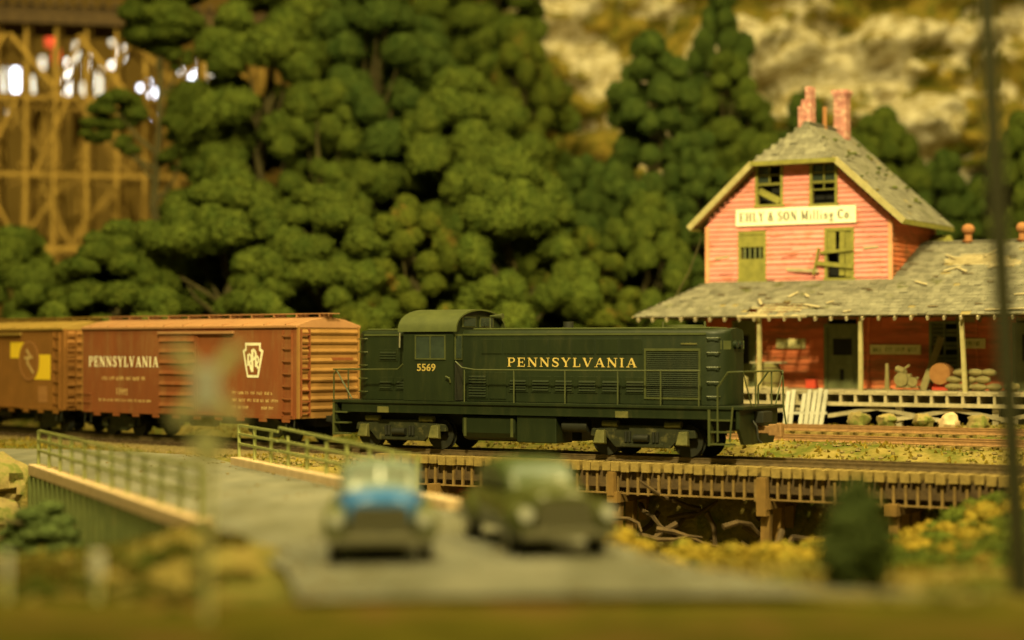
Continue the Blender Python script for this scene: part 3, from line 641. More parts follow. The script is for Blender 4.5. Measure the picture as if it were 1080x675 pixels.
# fuel tank, air reservoir, boxes
MB().prism_x([(-1.25, 1.21), (-1.32, 1.1), (-1.32, .62), (-1.2, .42), (-.9, .34), (.9, .34), (1.2, .42), (1.32, .62), (1.32, 1.1), (1.25, 1.21)], -2.3, -.25).build('fuel_tank', 'loco', lo, bevel=.06)
MB().box(-.15, 1.32, -1.36, -.3, .34, 1.21).build('battery_box', 'loco', lo, bevel=.03)
MB().box(-.15, 1.32, .3, 1.36, .34, 1.21).build('battery_box', 'loco', lo, bevel=.03)
for s_ in (-1, 1): MB().tube([(1.45, s_ * 1.05, .9), (2.35, s_ * 1.05, .9)], .2, 14).build('air_reservoir', 'loco_black', lo, smooth=True)
for x in (-2.2, -.4): MB().box(x, x + .1, -1.345, -1.325, .5, 1.1).build('strap', 'loco_trim', lo)
def loco_truck(xc):
    t = MB()
    for s_ in (-1, 1):
        pr = [(-1.85, .62), (-1.8, .85), (-1.15, .88), (-.9, .98), (.9, .98), (1.15, .88), (1.8, .85), (1.85, .62), (1.25, .58), (.95, .28), (-.95, .28), (-1.25, .58)]
        t.prism_y([(xc + a, b) for a, b in pr], min(s_ * 1.0, s_ * 1.14), max(s_ * 1.0, s_ * 1.14))
        t.box(xc - .75, xc + .75, min(s_ * 1.14, s_ * 1.19), max(s_ * 1.14, s_ * 1.19), .30, .42)
    t.box(xc - .35, xc + .35, -1.0, 1.0, .5, .8)
    o = t.build('truck', 'truck', lo, bevel=.015)
    for s_ in (-1, 1):
        for dx in (-1.45, 1.45):
            q = MB(); q.hexa([(xc + dx - .2, s_ * 1.14, .36), (xc + dx + .2, s_ * 1.14, .36), (xc + dx + .2, s_ * 1.36, .40), (xc + dx - .2, s_ * 1.36, .40)] if s_ > 0 else [(xc + dx - .2, -1.36, .40), (xc + dx + .2, -1.36, .40), (xc + dx + .2, -1.14, .36), (xc + dx - .2, -1.14, .36)],
                            [(xc + dx - .16, s_ * 1.14, .82), (xc + dx + .16, s_ * 1.14, .82), (xc + dx + .14, s_ * 1.26, .80), (xc + dx - .14, s_ * 1.26, .80)] if s_ > 0 else [(xc + dx - .14, -1.26, .80), (xc + dx + .14, -1.26, .80), (xc + dx + .16, -1.14, .82), (xc + dx - .16, -1.14, .82)])
            q.build('journal_box', 'journal', o, bevel=.02)
        q = MB()
        for dx in (-.55, -.42, .42, .55): q.tube([(xc + dx, s_ * 1.2, .46), (xc + dx, s_ * 1.2, .78)], .05, 8)
        q.build('spring', 'loco_black', o)
        q = MB(); q.tube([(xc - .26, s_ * 1.2, .58), (xc + .26, s_ * 1.2, .58)], .12, 12); q.build('bolster_end', 'loco_black', o, smooth=True)
        for dx in (-1.1, 1.1):
            q = MB().tube([(xc + dx - .3, s_ * 1.12, 1.02), (xc + dx + .25, s_ * 1.12, 1.02)], .11, 10); q.build('brake_cylinder', 'journal', o, smooth=True)
    for dx in (-1.43, 1.43):
        w = MB()
        for s_ in (-1, 1):
            w.tube([(xc + dx, s_ * .70, .51), (xc + dx, s_ * .84, .51)], .51, 28); w.tube([(xc + dx, s_ * .68, .51), (xc + dx, s_ * .70, .51)], .56, 28)
        w.tube([(xc + dx, -1.0, .51), (xc + dx, 1.0, .51)], .08, 10)
        w.build('wheelset', 'loco_black', o, smooth=True)
loco_truck(-4.87); loco_truck(4.3)

# ------------------------------------------------------------ boxcars
def boxcar(root, side, roof, endm, lettered, trim):
    zl, ze, zp = .92, 4.14, 4.50; hw = 1.5; hl = 6.15
    sec = [(-hw, zl), (-hw, ze), (hw, ze), (hw, zl)]
    MB().prism_x(sec, -hl + .02, hl - .02).build('body', side, root, bevel=.015)
    # roof with raised seams
    rp = [(-hw - .07, ze - .05), (-hw - .07, ze + .04), (-hw * .55, ze + .24), (0, zp), (hw * .55, ze + .24), (hw + .07, ze + .04), (hw + .07, ze - .05)]
    r = MB().prism_x(rp, -hl - .03, hl + .03)
    ro = r.build('roof', roof, root, bevel=.02)
    q = MB()
    for x in np.arange(-5.6, 5.8, 1.12):
        for s_ in (-1, 1): q.bar((x, s_ * (hw + .05), ze + .065), (x, s_ * .35, zp - .06), .05, .05)
    q.build('seam', roof, ro)
    q = MB()
    for y in (-.22, 0, .22): q.box(-hl - .25, hl + .25, y - .09, y + .09, zp + .09, zp + .12)
    for x in np.arange(-6, 6.2, 1.2): q.box(x - .03, x + .03, -.3, .3, zp - .02, zp + .088)
    q.build('running_board', roof, root)
    # bottom sill tabs and side sill
    q = MB(); q.box(-hl + .1, hl - .1, -hw - .035, -hw + .02, zl - .02, zl + .1); q.box(-hl + .1, hl - .1, hw - .02, hw + .035, zl - .02, zl + .1)
    for x in np.arange(-5.4, 5.6, 1.2):
        q.box(x, x + .4, -hw - .03, -hw + .0, zl - .14, zl - .018)
    q.build('side_sill', side, root)
    # door with horizontal ribs
    for s_ in (-1, 1):
        y0 = s_ * (hw + .06); q = MB(); q.box(-1.37, .72, min(s_ * hw, y0), max(s_ * hw, y0), 1.02, 3.92); d = q.build('door', side, root)
        q = MB()
        for k in range(7):
            z = 1.22 + k * .40
            q.hexa([(-1.33, min(y0, y0 + s_ * .06), z), (.68, min(y0, y0 + s_ * .06), z), (.68, max(y0, y0 + s_ * .06), z), (-1.33, max(y0, y0 + s_ * .06), z)],
                   [(-1.33, min(y0, y0 + s_ * .015), z + .13), (.68, min(y0, y0 + s_ * .015), z + .13), (.68, max(y0, y0 + s_ * .015), z + .13), (-1.33, max(y0, y0 + s_ * .015), z + .13)])
        q.build('rib', side, d)
        q = MB(); q.box(-1.4, 2.85, min(s_ * hw, s_ * (hw + .12)), max(s_ * hw, s_ * (hw + .12)), 3.90, 4.00); q.build('door_track', roof, root)
        q = MB(); q.box(-1.4, 2.85, min(s_ * hw, s_ * (hw + .08)), max(s_ * hw, s_ * (hw + .08)), .95, 1.01); q.build('door_track', side, root)
        q = MB(); q.box(.76, .84, min(s_ * hw, s_ * (hw + .05)), max(s_ * hw, s_ * (hw + .05)), 1.02, 3.9); q.build('door_post', side, root)
        for x in (5.46,):   # side ladders
            q = MB()
            for xx in (x, x + .46): q.box(xx - .02, xx + .02, min(s_ * (hw + .002), s_ * (hw + .07)), max(s_ * (hw + .002), s_ * (hw + .07)), 1.0, 4.0)
            for k in range(7): z = 1.15 + k * .44; q.box(x, x + .46, min(s_ * (hw + .05), s_ * (hw + .09)), max(s_ * (hw + .05), s_ * (hw + .09)), z, z + .05)
            q.build('ladder', trim, root)
        for z in (1.3, 1.62): MB().tube([(-6.0, s_ * hw, z), (-6.0, s_ * (hw + .07), z), (-5.6, s_ * (hw + .07), z), (-5.6, s_ * hw, z)], .022, 6).build('grab_iron', trim, root)
        q = MB()   # rivet rows
        for x in (-4.6, -3.1, 2.35, 3.9):
            for z in np.arange(1.05, 3.95, .12): q.box(x - .012, x + .012, min(s_ * hw, s_ * (hw + .012)), max(s_ * hw, s_ * (hw + .012)), z, z + .024)
        q.build('rivet_row', side, root)
    # corrugated ends
    for sx in (-1, 1):
        q = MB(); x = sx * hl
        gp = [(-hw, zl), (-hw, ze), (0, zp - .03), (hw, ze), (hw, zl)]
        q.prism_x(gp, x - .02 * sx, x)
        e = q.build('end_wall', endm, root)
        q = MB()
        for k in range(9):
            z = 1.15 + k * .335; w = hw - .1
            q.loft([[(x, -w + dy, z + dz) for dz in (0, .1, .2)] + [(x + b * sx, -w + dy, z + dz) for dz, b in ((.17, .04), (.1, .075), (.03, .04))] for dy, b in ((0, 0), (2 * w, 0))])
        q.build('corrugation', endm, e)
        q = MB()
        for yy in (-1.38, -.98): q.box(min(x, x + .12 * sx), max(x, x + .12 * sx), yy - .02, yy + .02, 1.0, 4.05)
        for k in range(8): z = 1.1 + k * .39; q.box(min(x + .08 * sx, x + .13 * sx), max(x + .08 * sx, x + .13 * sx), -1.38, -.98, z, z + .045)
        q.build('ladder', trim, root)
        q = MB().box(min(x, x + .08 * sx), max(x, x + .08 * sx), .15, 1.15, 2.95, 3.05); q.build('brake_step', trim, root)
        
        if sx < 0:
            q = MB().tube([(x, .75, 3.35), (x + .25 * sx, .75, 3.35)], .03, 6); q.tube([(x + .23 * sx, .75, 3.35), (x + .26 * sx, .75, 3.35)], .26, 18); q.build('brake_wheel', trim, root)
        q = MB(); q.box(min(x, x + .5 * sx), max(x, x + .5 * sx), -.12, .12, .78, 1.0); q.box(min(x + .35 * sx, x + .62 * sx), max(x + .35 * sx, x + .62 * sx), -.19, .17, .7, 1.06); q.build('coupler', 'loco_black', root, bevel=.02)
        for s_ in (-1, 1): MB().box(x - .06, x + .06, s_ * (hw - .05) - .04, s_ * (hw - .05) + .04, zl, ze).build('corner_post', endm, root)
        for s_ in (-1, 1):
            q = MB(); xx = x - .55 * sx
            q.tube([(xx, s_ * 1.46, .95), (xx, s_ * 1.5, .5), (xx + .4 * sx, s_ * 1.5, .5), (xx + .4 * sx, s_ * 1.46, .95)], .025, 6); q.build('stirrup_step', 'loco_black', root)
    MB().box(-5.9, 5.9, -.35, .35, .6, .92).build('centre_sill', 'loco_black', root)
    q = MB().tube([(-.3, -.8, .68), (1.0, -.8, .68)], .2, 12); q.build('brake_reservoir', 'loco_black', root, smooth=True)
    for xc in (-4.3, 4.3):
        t = MB()
        for s_ in (-1, 1):
            pr = [(-1.2, .42), (-1.15, .68), (-.6, .74), (-.35, .86), (.35, .86), (.6, .74), (1.15, .68), (1.2, .42), (.75, .40), (.35, .2), (-.35, .2), (-.75, .40)]
            t.prism_y([(xc + a, b) for a, b in pr], min(s_ * .95, s_ * 1.08), max(s_ * .95, s_ * 1.08))
            for dx in (-.84, .84): t.box(xc + dx - .15, xc + dx + .15, min(s_ * 1.08, s_ * 1.2), max(s_ * 1.08, s_ * 1.2), .36, .62)
        t.box(xc - .2, xc + .2, -.95, .95, .45, .72)
        o = t.build('truck', 'truck', root, bevel=.015)
        for dx in (-.84, .84):
            w = MB()
            for s_ in (-1, 1):
                w.tube([(xc + dx, s_ * .70, .42), (xc + dx, s_ * .84, .42)], .42, 24); w.tube([(xc + dx, s_ * .67, .42), (xc + dx, s_ * .70, .42)], .46, 24)
            w.tube([(xc + dx, -.95, .42), (xc + dx, .95, .42)], .07, 8); w.build('wheelset', 'loco_black', o, smooth=True)
    return root
ca = boxcar(thing('boxcar', 'reddish brown steel boxcar with white keystone emblem, coupled behind the locomotive', 'boxcar', (-11.14, 71.2, 0), R(-41), 'freight cars behind the locomotive'), 'oxide', 'oxide_roof_pink', 'oxide_end', True, 'oxide')
serif_part('PENNSYLVANIA', 'lettering', 'white_letter', ca, -3.62, -1.503, 2.86, .40, 4.25, bold=.85)
q = MB(); marks(q, -4.9, -2.2, -1.503, 2.22, .14, 3); q.build('small_lettering', 'faint_letter', ca)
q = MB(); marks(q, -4.0, -3.1, -1.503, 1.72, .26, 5); q.build('car_number', 'faint_letter', ca)
q = MB(); marks(q, -5.1, -1.9, -1.503, 1.38, .10, 6); q.build('small_lettering', 'faint_letter', ca)
q = MB()
for i, (z, a, b) in enumerate(((1.78, 2.7, 4.9), (1.52, 2.75, 5.25), (1.26, 2.7, 3.6), (1.26, 4.3, 4.95))): marks(q, a, b, -1.503, z, .11, 20 + i)
q.build('data_lettering', 'faint_letter', ca)
kz = 2.95; kx = 3.85
ks = [(-.42, .62), (.42, .62), (.42, .42), (.56, .34), (.30, -.62), (-.30, -.62), (-.56, .34), (-.42, .42)]
kk = MB().prism_y([(kx + a, kz + b) for a, b in ks], -1.512, -1.502).build('keystone_emblem', 'white_letter', ca)
q = MB().prism_y([(kx + a * .78, kz + b * .84) for a, b in ks], -1.517, -1.510); q.build('emblem_field', 'oxide', kk)
# interlocked monogram, drawn as strokes
q = MB()
def stroke(pts, y, w):
    for p, q2 in zip(pts[:-1], pts[1:]): q.bar((kx + p[0], y, kz + p[1]), (kx + q2[0], y, kz + q2[1]), .008, w, up=(0, 1, 0)) if 0 else q.bar((kx + p[0], y, kz + p[1]), (kx + q2[0], y, kz + q2[1]), w, .008, up=(0, 1, 0))
def arc(cx_, cz_, r, a0, a1, n=10, sz=1): return [(cx_ + r * math.cos(R(a0 + (a1 - a0) * k / n)), cz_ + sz * r * math.sin(R(a0 + (a1 - a0) * k / n))) for k in range(n + 1)]
stroke([(-.02, .38), (-.02, -.42)], -1.520, .12); stroke(arc(0, .2, .17, 90, -90), -1.522, .10)
stroke([(-.24, .22), (-.24, -.2)], -1.524, .09); stroke(arc(-.2, .07, .14, 90, -90), -1.526, .08); stroke([(-.18, -.06), (-.06, -.36)], -1.528, .08)
stroke([(.18, .14), (.18, -.24)], -1.530, .09); stroke(arc(.2, .02, .13, 90, -90), -1.532, .08); stroke([(.2, -.1), (.3, -.3)], -1.534, .08)
q.build('monogram', 'white_letter', kk)

cb = boxcar(thing('boxcar', 'darker brown boxcar with yellow flag and circle emblem, cut by the left edge', 'boxcar', (-20.83, 80.5, 0), R(-47), 'freight cars behind the locomotive'), 'oxide_dark', 'oxide_roof', 'oxide_dark', False, 'oxide_dark')
q = MB(); ex, ez = 3.45, 2.86
q.prism_y([(ex - 1.55, ez + .1), (ex - 1.55, ez + .75), (ex + .1, ez + .75), (ex - .1, ez + .1)], -1.512, -1.502)
q.prism_y([(ex + .2, ez - .75), (ex + .2, ez + .25), (ex + 1.7, ez + .25), (ex + 1.7, ez - .75)][::-1], -1.512, -1.502)
em = q.build('flag_emblem', 'yellow', cb)
q = MB().tube([(ex, -1.512, ez), (ex, -1.522, ez)], .84, 30); q.build('emblem_disc', 'emblem_brown', em)
q = MB(); n = 32
for k in range(n):
    a, b = 2 * math.pi * k / n, 2 * math.pi * (k + 1) / n; q.bar((ex + .76 * math.cos(a), -1.526, ez + .76 * math.sin(a)), (ex + .76 * math.cos(b), -1.526, ez + .76 * math.sin(b)), .06, .008, up=(0, 1, 0))
q.build('emblem_ring', 'orange', em)
q = MB()
for k, (a, b, c, d) in enumerate(((-.2, .45, .1, .2), (.1, .2, -.15, -.05), (-.15, -.05, .15, -.3), (.15, -.3, .4, -.5), (-.35, .1, .3, .15))): q.bar((ex + a, -1.527 - .001 * k, ez + b), (ex + c, -1.527 - .001 * k, ez + d), .11, .008, up=(0, 1, 0))
q.build('emblem_mark', 'white_letter' if 0 else 'faint_letter', em)
q = MB(); q.box(4.2, 4.9, -1.508, -1.502, 1.2, 1.85); q.build('stencil_panel', 'faint_letter' if 0 else 'orange', cb)

# ------------------------------------------------------------ station building
BO = Vector((11.36, 75, 0)); BR = R(-31)
def BW(u, v, z=0):
    return Vector((BO.x + u * math.cos(R(31)) + v * math.sin(R(31)), BO.y - u * math.sin(R(31)) + v * math.cos(R(31)), z))
st = thing('station_house', 'derelict pink clapboard station house with grey shingle roofs and a covered porch', 'building', tuple(BO), BR)
UL, UR, DP = -3.95, 3.79, 5.0; ZP = 1.8; AP = 12.36; SL = .904
def gable_half(z):   # wall half extent at height z (gable); clipped by the hip
    return (AP - .25 - z) / SL
def clap(mb, x0, x1, z0, z1, holes, y=0, step=.195, limit=None, seed=0, sgn=-1, warp=.0):
    r = random.Random(seed); z = z0
    while z < z1 - .02:
        zt = min(z + step, z1); a, b = x0, x1
        if limit:
            h = limit(zt); a, b = max(a, -h - .08), min(b, h - .08)
            if b - a < .2: break
        segs = [(a, b)]
        for hx0, hx1, hz0, hz1 in holes:
            if zt > hz0 and z < hz1:
                ns = []
                for s0, s1 in segs:
                    if hx1 <= s0 or hx0 >= s1: ns.append((s0, s1)); continue
                    if hx0 > s0: ns.append((s0, hx0))
                    if hx1 < s1: ns.append((hx1, s1))
                segs = ns
        for s0, s1 in segs:
            cuts = [s0]; x = s0
            while True:
                x += r.uniform(1.0, 3.2)
                if x > s1 - .3: break
                cuts.append(x)
            cuts.append(s1)
            for c0, c1 in zip(cuts[:-1], cuts[1:]):
                t0, t1 = r.uniform(-1, 1) * .012, r.uniform(-1, 1) * .012
                if warp and r.random() < warp: t0 -= r.uniform(.05, .12)
                if warp and r.random() < warp * .4: continue
                o0 = y + sgn * (.068 + r.random() * .016); o1 = y + sgn * .015
                yb = (o0, y) if o0 < y else (y, o0); yt = (o1, y) if o1 < y else (y, o1)
                mb.hexa([(c0 + .004, yb[0], z + t0), (c1 - .004, yb[0], z + t1), (c1 - .004, yb[1], z + t1), (c0 + .004, yb[1], z + t0)],
                        [(c0 + .004, yt[0], zt + .01), (c1 - .004, yt[0], zt + .01), (c1 - .004, yt[1], zt + .01), (c0 + .004, yt[1], zt + .01)])
        z += step
WU = [(-1.74, -.76, 9.1, 10.62), (.58, 1.53, 9.05, 10.66)]; WL = [(-2.48, -1.50, 6.12, 7.92), (1.2, 2.2, 6.12, 7.95)]
lim = gable_half
q = MB(); clap(q, UL, UR, 5.75, 11.2, WU + WL, 0, limit=lim, seed=2, warp=.05); fwl = q.build('front_wall', 'siding', st, label='front gable wall in faded pink clapboards')
# core wall behind the boards with real openings left dark
q = MB()
for (a, b) in ((UL + .03, -2.48), (-1.50, 1.2), (2.2, UR - .03)): q.box(a, b, .002, .12, 5.5, 8.3)
for (a, b) in ((-2.48, -1.50), (1.2, 2.2)): q.box(a, b, .002, .12, 5.5, 6.12); q.box(a, b, .002, .12, 7.95, 8.3)
q.loft([[(x, yy, z) for x, z in ((-3.95, 8.302), (3.75, 8.302), (1.9, 10.3), (1.53, 10.3), (1.53, 9.05), (.58, 9.05), (.58, 10.3), (-.76, 10.3), (-.76, 9.1), (-1.74, 9.1), (-1.74, 10.3), (-2.0, 10.3))] for yy in (.004, .118)])
q.build('wall_core', 'sheath', st)
q = MB(); q.prism_y([(UL + .15, 5.6), (UR - .15, 5.6), (UR - .15, 8.0), (1.6, 10.4), (-1.6, 10.4), (UL + .15, 8.0)], .6, .65); q.build('interior_shade', 'dark_in', st)  # dark backing sheet painted as the unlit upper room
# side walls of the upper block
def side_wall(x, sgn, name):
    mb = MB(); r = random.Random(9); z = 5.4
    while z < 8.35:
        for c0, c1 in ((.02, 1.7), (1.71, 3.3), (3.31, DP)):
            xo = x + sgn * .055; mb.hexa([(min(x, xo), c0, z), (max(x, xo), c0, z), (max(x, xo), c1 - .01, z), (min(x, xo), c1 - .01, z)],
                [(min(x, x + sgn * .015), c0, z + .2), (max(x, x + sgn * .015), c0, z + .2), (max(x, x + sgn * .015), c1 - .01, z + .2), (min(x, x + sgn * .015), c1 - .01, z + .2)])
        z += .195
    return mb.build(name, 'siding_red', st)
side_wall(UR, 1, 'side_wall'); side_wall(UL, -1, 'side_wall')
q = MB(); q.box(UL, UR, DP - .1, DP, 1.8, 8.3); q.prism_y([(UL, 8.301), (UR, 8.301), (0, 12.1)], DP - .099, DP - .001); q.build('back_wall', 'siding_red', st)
q = MB()
for x in (UL, UR): MB().box(x - .09, x + .07, -.10, .04, 5.7, 8.3).build('corner_board', 'corner', st)
MB().box(UR - .05, UR + .1, DP - .12, DP + .05, 5.5, 8.2).build('corner_board', 'corner', st)
def sash(x0, x1, z0, z1, broken, y=0):
    f_ = MB(); t = .11
    for a, b, c, d in ((x0 - t, x1 + t, z1, z1 + t + .03), (x0 - t - .05, x1 + t + .05, z0 - t, z0), (x0 - t, x0, z0, z1), (x1, x1 + t, z0, z1)): f_.box(a, b, y - .10, y + .04, c, d)
    zm = (z0 + z1) / 2 + .05; f_.box(x0, x1, y - .06, y + .03, zm - .05, zm + .05)
    o = f_.build('window', 'olive_trim', st)
    g = MB(); 
    xm = (x0 + x1) / 2; zt = (zm + z1) / 2
    g.box(xm - .025, xm + .025, y - .03, y + .02, zm + .05, z1); g.box(x0, x1, y - .025, y + .018, zt - .025, zt + .025)
    if not broken: g.box(x0, x1, y - .03, y + .02, zm - .32, zm - .27); g.box(xm - .02, xm + .02, y - .028, y + .02, zm - .27, zm - .05)
    else: g.bar((x0 + .05, y - .03, zm - .25), (x1 - .05, y - .03, z0 + .12), .05, .26)
    g.build('muntin', 'olive_trim', o)
    MB().box(x0, x0 + (x1 - x0) * (.5 if broken else 1), y + .03, y + .036, zm, z1).build('pane', 'glass', o)
    return o
sash(*WU[0], True); sash(*WU[1], False)
# lower windows: boarded
f_ = MB(); x0, x1, z0, z1 = WL[0]
for a, b, c, d in ((x0 - .11, x1 + .11, z1, z1 + .14), (x0 - .15, x1 + .15, z0 - .12, z0), (x0 - .11, x0, z0, z1), (x1, x1 + .11, z0, z1)): f_.box(a, b, -.10, .04, c, d)
o = f_.build('window', 'olive_trim', st, label='left lower window with a green shutter gap')
MB().box(x0, x1, -.07, .0, 6.12, 6.95).build('board', 'olive_trim', o); MB().box(x0, x1, -.072, .0, 7.42, 7.92).build('board', 'olive_trim', o)
q = MB()
for k in range(4): MB().box(x0 + .12 + k * .22, x0 + .2 + k * .22, -.04, .0, 6.96, 7.40).build('slat', 'green_door', o)
f_ = MB(); x0, x1, z0, z1 = WL[1]
for a, b, c, d in ((x0 - .11, x1 + .11, z1, z1 + .14), (x0 - .15, x1 + .15, z0 - .12, z0), (x0 - .11, x0, z0, z1), (x1, x1 + .11, z0, z1)): f_.box(a, b, -.10, .04, c, d)
o = f_.build('window', 'olive_trim', st, label='right lower window with loose boards nailed across')
q = MB()
for a, b, za, zb, tl in ((x0 + .02, x0 + .36, 7.2, 7.93, .0), (x0 + .5, x0 + .72, 6.2, 7.93, .02), (x0 + .76, x0 + .99, 6.15, 7.9, 0)): MB().hexa([(a, -.09, za), (b, -.09, za), (b, -.06, za), (a, -.06, za)], [(a + tl, -.09, zb), (b + tl, -.09, zb), (b + tl, -.06, zb), (a + tl, -.06, zb)]).build('board', 'olive_trim', o)
for p_, q_, w_ in (((x0 - .25, -.14, 7.12), (x1 + .12, -.14, 7.22), .12), ((x0 - .42, -.16, 6.72), (x1 + .1, -.14, 6.55), .17), ((x0 - .3, -.18, 7.3), (x0 - .5, -.22, 6.25), .18)): MB().bar(p_, q_, .06, w_).build('board', 'olive_trim', o)
q = MB(); q.bar((-.5, -.10, 6.50), (.9, -.24, 6.40), .03, .13); q.build('loose_clapboard', 'light_wood', st)
for i, (x, z) in enumerate(((-3.3, 7.0), (3.0, 7.25), (-3.1, 6.4), (-.4, 7.0), (.9, 7.05), (-.9, 7.85))):
    MB().bar((x - .3, -.09, z), (x + .3, -.07, z + .05), .03, .09 if i < 3 else .05).build('loose_clapboard', 'light_wood' if i < 2 else 'siding', st)
sg = MB().box(-2.66, 2.42, -.16, -.08, 8.26, 8.93).build('name_board', 'sign', st, bevel=.01)
serif_part('EHLY & SON Milling Co.', 'lettering', 'black_letter', sg, -.12, -.163, 8.61, .38, 4.75, bold=1.0)
# main roof: rafters' deck + shingles. plane helper
def shingles(mb, org, ex, ey, W0, W1, H, edge, seed, sw=.30, ex_=.30, holes=None, miss=.015):
    """org at lower edge, ex along eave, ey up slope. edge(h) -> (x0, x1) at slope distance h."""
    r = random.Random(seed); n = ex.cross(ey).normalized()
    if n.z < 0: n = -n
    h = 0; row = 0
    while h < H - .02:
        x0, x1 = edge(h + ex_ / 2)
        x = x0 - (sw / 2 if row % 2 else 0)
        sag = 0
        while x < x1:
            w = sw * r.uniform(.7, 1.3); a = max(x, x0); b = min(x + w, x1); x += w
            if b - a < .04: continue
            cx_, ch = (a + b) / 2, h + ex_ / 2
            if holes and holes(cx_, ch): continue
            if r.random() < miss: continue
            l = .016 + r.random() * .016; dn = r.uniform(0, .03); hh = min(h + ex_ * 1.15, H)
            P = lambda xx, yy, k: org + ex * xx + ey * yy + n * k
            if r.random() < .02: l += .05
            mb.hexa([P(a + .006, h - dn, .002), P(b - .006, h - dn, .002), P(b - .006, hh, .001), P(a + .006, hh, .001)],
                    [P(a + .006, h - dn, l), P(b - .006, h - dn, l + r.uniform(-.01, .01)), P(b - .006, hh, .015), P(a + .006, hh, .015)])
        h += ex_; row += 1
VF, VB = -.62, DP + .45; EV = 4.48; ZE = AP - EV * SL; sl = math.hypot(1, SL)
cu, su = 1 / sl, SL / sl
HIPZ = 10.78; HU = (AP - HIPZ) / SL; APV = .75   # hip clip
def slope_edge(h):       # along v, for a side slope; hip clips the top
    z = ZE + h * su
    if z <= HIPZ: return (VF, VB)
    return (VF + (z - HIPZ) / (AP - HIPZ) * (APV - VF), VB)
Ht = EV * sl
for sgn in (1, -1):
    org = Vector((sgn * EV, 0, ZE)); exv = Vector((0, 1, 0)); eyv = Vector((-sgn * cu, 0, su))
    q = MB(); shingles(q, org, exv, eyv, 0, 0, Ht, slope_edge, 30 + sgn); ro = q.build('roof', 'shingle', st)
    pts = [(VF, 0), (VB, 0), (VB, Ht), (APV, Ht), (VF, (HIPZ - ZE) / su)]
    q = MB(); n = Vector((sgn * su, 0, cu)); q.loft([[org + exv * a + eyv * b - n * k for a, b in pts] for k in (.0, .09)]); q.build('roof_deck', 'sheath', ro)
    # moss
    rr = random.Random(50 + sgn); q = MB()
    for k in range(26):
        a = rr.uniform(VF + .4, VB - .4); b = rr.uniform(.5, Ht * .85); p = org + exv * a + eyv * b + n * .07; q.rock(p, rr.uniform(.04, .12), k, .5, 5)
    q.build('moss', 'leaf_olive', ro)
    # rake board on the front, soffit edge
    q = MB(); y0 = VF - .06
    p0 = Vector((sgn * (EV + .05), y0, ZE - .10)); p1 = Vector((sgn * HU, y0, HIPZ - .06)); q.bar(p0, p1, .05, .24, up=(0, 1, 0)) if 0 else None
    dn = Vector((sgn * su, 0, cu))
    q.loft([[p0 + dn * .12, p0 - dn * .12, p1 - dn * .12, p1 + dn * .12], [v_ + Vector((0, .06, 0)) for v_ in (p0 + dn * .12, p0 - dn * .12, p1 - dn * .12, p1 + dn * .12)]])
    q.build('rake_board', 'cream', st)
    q = MB(); q.box(sgn * EV - .04, sgn * EV + .04, VF, VB, ZE - .20, ZE - .01); q.build('eave_board', 'olive_trim', st)
# front hip (jerkinhead)
hh = Vector((0, APV - VF, AP - HIPZ)); Hh = hh.length; eyv = hh.normalized(); org = Vector((0, VF, HIPZ))
q = MB(); shingles(q, org, Vector((1, 0, 0)), eyv, 0, 0, Hh, lambda h: (-HU * (1 - h / Hh) - .03, HU * (1 - h / Hh) + .03), 71); ro = q.build('hip_roof', 'shingle', st)
n = Vector((1, 0, 0)).cross(eyv)
q = MB(); q.loft([[Vector((-HU, VF, HIPZ)) - n * k, Vector((HU, VF, HIPZ)) - n * k, Vector((0, APV, AP)) - n * k] for k in (.0, .08)]); q.build('roof_deck', 'sheath', ro)
q = MB(); q.box(-HU - .05, HU + .05, VF - .07, VF - .01, HIPZ - .17, HIPZ - .0); q.build('fascia', 'olive_trim', st)
q = MB().bar((0, APV, AP + .05), (0, VB, AP + .05), .22, .06); q.build('ridge_cap', 'shingle', st)
q = MB(); q.box(-3.6, 3.6, VF + .05, -.0, 8.0, 8.02) if 0 else q.box(-HU + .1, HU - .1, VF + .05, -.02, HIPZ - .16, HIPZ - .12); q.build('soffit', 'sheath', st)
# chimneys
def chimney(u, v, w, zt, broken):
    q = MB(); z = 11.2; k = 0; r = random.Random(int(u * 10))
    while z < zt:
        nb = 3
        if broken and z > zt - .55: xs = [(u + w * .05, u + w / 2)]
        elif broken and z > zt - .75: xs = [(u - w * .25, u + w / 2)]
        else: xs = [(u - w / 2, u + w / 2)]
        for a, b in xs:
            m_ = (a + b) / 2 + (.06 if k % 2 else -.06)
            for c, d in ((a, m_ - .006), (m_ + .006, b)): q.box(c + r.uniform(0, .015), d - r.uniform(0, .015), v - w / 2 + r.uniform(0, .015), v + w / 2, z, z + .115)
        z += .13; k += 1
    if not broken:
        q.box(u - w / 2 - .07, u + w / 2 + .07, v - w / 2 - .07, v + w / 2 + .07, zt - .02, zt + .12)
        q.box(u - w / 2 - .03, u + w / 2 + .03, v - w / 2 - .03, v + w / 2 + .03, zt - .14, zt - .022)
    return q.build('chimney', 'brick', st, label='left chimney with crumbled top' if broken else 'right chimney with intact capped top')
chimney(-.36, 1.7, .56, 13.9, True); chimney(.22, 4.1, .54, 13.9, False)
MB().tube([(.05, 2.6, 12.2), (.05, 2.6, 13.2)], .09, 8).build('stove_pipe', 'terracotta', st)

